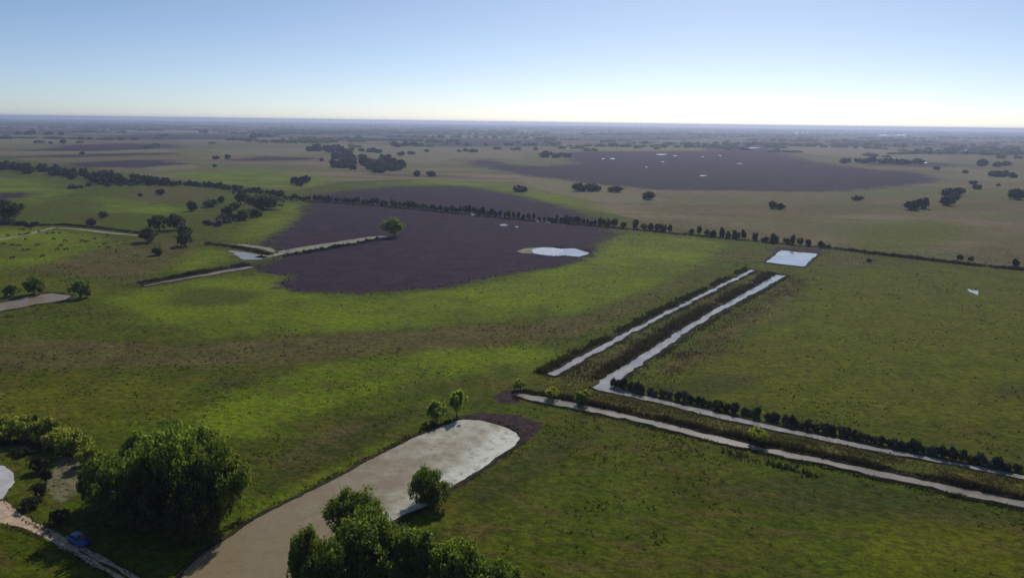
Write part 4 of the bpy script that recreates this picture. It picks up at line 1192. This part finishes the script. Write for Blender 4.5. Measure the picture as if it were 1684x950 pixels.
def make_marsh_growth():
    lo = GP(MARSH[0])
    rng = np.random.default_rng(3)
    P = np.column_stack([rng.uniform(lo[:, 0].min(), lo[:, 0].max(), 90000), rng.uniform(lo[:, 1].min(), lo[:, 1].max(), 90000)])
    w = weight([MARSH[0]], P, 0.012, 2)
    d = np.hypot(P[:, 0], P[:, 1])
    keep = (w + 0.35 * (vnoise(P, 6, 8) - 0.5) > 0.5) & dry(P, 0.6) & (rng.random(len(P)) < np.where(w < 0.85, 0.5, 0.0) * np.clip(330 / d, 0, 1) ** 2)
    P = P[keep]; n = len(P)
    s = rng.uniform(0.4, 0.9, n)
    C = np.array((0.050, 0.032, 0.048)) * rng.uniform(0.8, 1.2, n)[:, None]
    tufts('marsh_growth', P, s * 1.0, s * 0.6, C, 'dark dead reed growth covering the marsh', 'reeds', [tuft_arrays(50 + k, 6, 0.5, 0.2) for k in range(4)])
make_marsh_growth()

# ------------------------------------------------------------------ cattle on the left green pasture
def cow_mesh():
    """one grazing cow as a single skin: trunk, four legs, neck, lowered head and tail"""
    bm = bmesh.new()
    J = {}
    def v(k, x, y, z): J[k] = bm.verts.new((x, y, z))
    v('rump', -0.75, 0, 1.12); v('loin', -0.3, 0, 1.08); v('chest', 0.35, 0, 1.02); v('should', 0.7, 0, 1.12)
    v('neck', 1.05, 0, 0.95); v('poll', 1.32, 0, 0.62); v('muz', 1.48, 0, 0.22)
    v('tail0', -0.98, 0, 1.12); v('tail1', -1.05, 0, 0.55)
    for s, sg in (('l', 1), ('r', -1)):
        v('hip' + s, -0.68, 0.22 * sg, 0.95); v('hock' + s, -0.80, 0.23 * sg, 0.48); v('hf' + s, -0.72, 0.23 * sg, 0.02)
        v('el' + s, 0.58, 0.20 * sg, 0.85); v('kn' + s, 0.62, 0.20 * sg, 0.42); v('ff' + s, 0.58, 0.20 * sg, 0.02)
        v('ear' + s, 1.27, 0.2 * sg, 0.70)
    E = [('rump', 'loin'), ('loin', 'chest'), ('chest', 'should'), ('should', 'neck'), ('neck', 'poll'), ('poll', 'muz'), ('rump', 'tail0'), ('tail0', 'tail1')]
    for s in 'lr':
        E += [('rump', 'hip' + s), ('hip' + s, 'hock' + s), ('hock' + s, 'hf' + s), ('should', 'el' + s), ('el' + s, 'kn' + s), ('kn' + s, 'ff' + s), ('poll', 'ear' + s)]
    for a, b in E: bm.edges.new((J[a], J[b]))
    names = list(J)
    me = bpy.data.meshes.new('cow_skeleton'); bm.to_mesh(me); bm.free()
    o = bpy.data.objects.new('cow_skeleton', me); COL.objects.link(o)
    o.modifiers.new('skin', 'SKIN')
    rad = dict(rump=0.30, loin=0.36, chest=0.38, should=0.30, neck=0.19, poll=0.13, muz=0.08, tail0=0.05, tail1=0.035, hip=0.19, hock=0.08, hf=0.06, el=0.15, kn=0.08, ff=0.06, ear=0.035)
    sk = me.skin_vertices[0].data if me.skin_vertices else None
    if sk is None:
        bmm = bmesh.new(); bmm.from_mesh(me); bmm.verts.layers.skin.verify(); bmm.to_mesh(me); bmm.free(); sk = me.skin_vertices[0].data
    for i, k in enumerate(names):
        r = rad.get(k, rad.get(k[:-1], 0.1)); sk[i].radius = (r, r)
        sk[i].use_root = (k == 'rump')
    o.modifiers.new('sub', 'SUBSURF').levels = 1
    dg = bpy.context.evaluated_depsgraph_get()
    m2 = bpy.data.meshes.new_from_object(o.evaluated_get(dg))
    bpy.data.objects.remove(o)
    m2.name = 'cow'
    m2.materials.clear(); m2.materials.append(MAT['hide'])
    return m2
COW = cow_mesh()
for (x, y) in [(13, 389), (32, 379), (38, 379), (43, 387), (33, 388), (51, 378), (48, 385), (64, 383), (78, 385), (87, 385), (98, 385), (42, 395), (6, 403), (21, 405), (31, 406),
               (62, 405), (38, 413), (47, 413), (89, 395), (107, 398), (101, 406), (94, 412), (109, 412), (135, 398), (144, 399), (156, 394), (177, 388), (173, 403), (70, 423), (20, 426),
               (178, 409), (191, 414)]:
    g = G(x, y)
    link('cow', COW, None, (g[0], g[1], 0.0), random.random() * 6.283, (1.0, 1.0, 1.0))
for o in [o for o in bpy.data.objects if o.name.split('.')[0] == 'cow']:
    tag(o, 'small dark cow grazing on the green pasture at the left', 'cow', 'cattle on the left pasture')

# ------------------------------------------------------------------ blue car on the track
def make_car():
    g = G(130, 893); h = G(195, 932) - G(60, 862); rz = math.atan2(h[1], h[0])
    root = bpy.data.objects.new('parked_car', None); COL.objects.link(root)
    root.location = (g[0], g[1], 0.03); root.rotation_euler = (0, 0, rz)
    tag(root, 'small blue car parked on the sandy track in the shade of the clump', 'car')
    paint = simple('blue_car_paint', (0.028, 0.075, 0.29), 0.3, 0.4, 0.2, 0.08, 4.0)
    glass = simple('dark_car_glass', (0.02, 0.025, 0.03), 0.08, 0.6, 0.0, 0.1, 2.0)
    rubber = simple('tyre_rubber', (0.02, 0.02, 0.02), 0.8, 0.2)
    alloy = simple('wheel_alloy', (0.45, 0.45, 0.47), 0.35, 0.5, 0.8)
    lampw = simple('headlamp_lens', (0.7, 0.72, 0.74), 0.1, 0.6); lampr = simple('tail_lamp_lens', (0.4, 0.02, 0.02), 0.2, 0.5)
    trim = simple('black_trim', (0.025, 0.025, 0.027), 0.5, 0.3)
    def loft(name, sec, mat, parent, bev=0.05, smooth_=True):
        """sections along x: (x, half-width, z low, z high) -> closed body"""
        V, F = [], []
        for (x, w, z0, z1) in sec:
            for (y, z) in ((-w, z0), (-w * 1.03, z0 + (z1 - z0) * 0.5), (-w * 0.93, z1), (w * 0.93, z1), (w * 1.03, z0 + (z1 - z0) * 0.5), (w, z0)):
                V.append((x, y, z))
        n = len(sec)
        for i in range(n - 1):
            for q in range(6):
                F.append((i * 6 + q, i * 6 + (q + 1) % 6, (i + 1) * 6 + (q + 1) % 6, (i + 1) * 6 + q))
        F.append(tuple(range(5, -1, -1))); F.append(tuple((n - 1) * 6 + q for q in range(6)))
        bm = bmesh.new(); vs = [bm.verts.new(p) for p in V]
        for f in F: bm.faces.new([vs[i] for i in f])
        bmesh.ops.recalc_face_normals(bm, faces=bm.faces[:])
        if bev: bmesh.ops.bevel(bm, geom=bm.edges[:], offset=bev, segments=2, affect='EDGES', clamp_overlap=True)
        me = bpy.data.meshes.new(name); bm.to_mesh(me); bm.free(); me.materials.append(mat)
        me.polygons.foreach_set('use_smooth', np.ones(len(me.polygons), bool))
        return link(name, me, parent)
    body = loft('body', [(-2.05, 0.74, 0.42, 0.90), (-1.9, 0.82, 0.30, 1.00), (-1.3, 0.86, 0.24, 1.02), (0.5, 0.87, 0.24, 0.98), (1.2, 0.85, 0.24, 0.94), (1.85, 0.80, 0.28, 0.82), (2.08, 0.68, 0.38, 0.68)], paint, root, 0.04)
    # cabin: pillars and roof as one shell, glass set proud of it
    V = [(-1.75, -0.76, 0.98), (-1.75, 0.76, 0.98), (0.95, -0.76, 0.94), (0.95, 0.76, 0.94), (-1.35, -0.62, 1.46), (-1.35, 0.62, 1.46), (0.15, -0.62, 1.48), (0.15, 0.62, 1.48)]
    F = [(0, 2, 6, 4), (1, 5, 7, 3), (2, 3, 7, 6), (0, 4, 5, 1), (4, 6, 7, 5), (0, 1, 3, 2)]
    bm = bmesh.new(); vs = [bm.verts.new(p) for p in V]
    for f in F: bm.faces.new([vs[i] for i in f])
    bmesh.ops.recalc_face_normals(bm, faces=bm.faces[:]); bmesh.ops.bevel(bm, geom=bm.edges[:], offset=0.06, segments=2, affect='EDGES')
    me = bpy.data.meshes.new('roof'); bm.to_mesh(me); bm.free(); me.materials.append(paint); roof = link('roof', me, root)
    def pane(name, q, parent, mat=glass, out=0.012):
        q = [Vector(p) for p in q]; nn = (q[1] - q[0]).cross(q[3] - q[0]).normalized()
        c = sum(q, Vector()) / 4
        if nn.dot(c - Vector((-0.4, 0, 1.1))) < 0: nn = -nn
        a = [p + nn * out for p in q]; b = [p - nn * 0.02 for p in q]
        return link(name, new_mesh(name, [tuple(p) for p in a + b], [(0, 1, 2, 3), (7, 6, 5, 4), (0, 4, 5, 1), (1, 5, 6, 2), (2, 6, 7, 3), (3, 7, 4, 0)], mat), parent)
    pane('windscreen', [(0.86, -0.64, 1.01), (0.86, 0.64, 1.01), (0.22, 0.55, 1.43), (0.22, -0.55, 1.43)], roof)
    pane('rear_window', [(-1.70, -0.62, 1.05), (-1.70, 0.62, 1.05), (-1.41, 0.54, 1.40), (-1.41, -0.54, 1.40)], roof)
    for s in (-1, 1):
        pane('side_window', [(-0.38, 0.735 * s, 1.03), (0.72, 0.735 * s, 1.02), (0.12, 0.635 * s, 1.41), (-0.38, 0.635 * s, 1.41)], roof)
        pane('side_window', [(-1.55, 0.735 * s, 1.04), (-0.48, 0.735 * s, 1.03), (-0.48, 0.635 * s, 1.41), (-1.25, 0.635 * s, 1.41)], roof)
        pane('headlight', [(2.02, 0.38 * s, 0.58), (2.02, 0.66 * s, 0.56), (1.94, 0.70 * s, 0.72), (1.97, 0.40 * s, 0.72)], body, lampw)
        pane('tail_light', [(-2.02, 0.48 * s, 0.70), (-2.00, 0.72 * s, 0.70), (-1.98, 0.74 * s, 0.90), (-2.02, 0.50 * s, 0.90)], body, lampr, 0.02)
        loft('mirror', [(0.52, 0.07, 1.0, 1.12), (0.62, 0.09, 0.98, 1.14), (0.70, 0.05, 1.02, 1.10)], paint, roof, 0.015).location = (0, 0.86 * s, 0)
        for xw in (-1.25, 1.28):
            w = bpy.data.objects.new('wheel', None); COL.objects.link(w); w.parent = root; w.location = (xw, 0.80 * s, 0.31)
            for nm, r0, r1, hw, mt in (('tyre', 0.31, 0.20, 0.10, rubber), ('rim', 0.20, 0.05, 0.085, alloy)):
                V, F = [], []; N = 20
                for i in range(N):
                    a = 2 * math.pi * i / N; c, sn = math.cos(a), math.sin(a)
                    V += [(r1 * c, -hw, r1 * sn), (r0 * 0.97 * c, -hw, r0 * 0.97 * sn), (r0 * c, -hw * 0.7, r0 * sn), (r0 * c, hw * 0.7, r0 * sn), (r0 * 0.97 * c, hw, r0 * 0.97 * sn), (r1 * c, hw, r1 * sn)]
                for i in range(N):
                    j = (i + 1) % N
                    for q in range(6): F.append((i * 6 + q, i * 6 + (q + 1) % 6, j * 6 + (q + 1) % 6, j * 6 + q))
                link(nm, new_mesh(nm, V, F, mt, True), w)
    for x0, x1 in ((2.04, 2.13), (-2.12, -2.0)):
        loft('bumper', [(x0, 0.66, 0.30, 0.46), ((x0 + x1) / 2, 0.68, 0.29, 0.47), (x1, 0.60, 0.32, 0.44)], trim, body, 0.015)
make_car()

# ------------------------------------------------------------------ the air
def make_haze():
    m, n, l = mat_new('haze_air')
    out = n.new('ShaderNodeOutputMaterial'); v = n.new('ShaderNodeVolumePrincipled')
    v.inputs['Color'].default_value = (0.62, 0.72, 1.0, 1)
    v.inputs['Density'].default_value = 1.25e-4
    v.inputs['Anisotropy'].default_value = 0.5
    l.new(v.outputs[0], out.inputs['Volume'])
    S, z0, z1 = 24000.0, -1.5, CAM_H + 8.0
    V = [(x, y, z) for z in (z0, z1) for x, y in ((-S, -S), (S, -S), (S, S), (-S, S))]
    F = [(3, 2, 1, 0), (4, 5, 6, 7), (0, 1, 5, 4), (1, 2, 6, 5), (2, 3, 7, 6), (3, 0, 4, 7)]
    o = link('haze', new_mesh('haze', V, F, m))
    tag(o, kind='stuff')
make_haze()
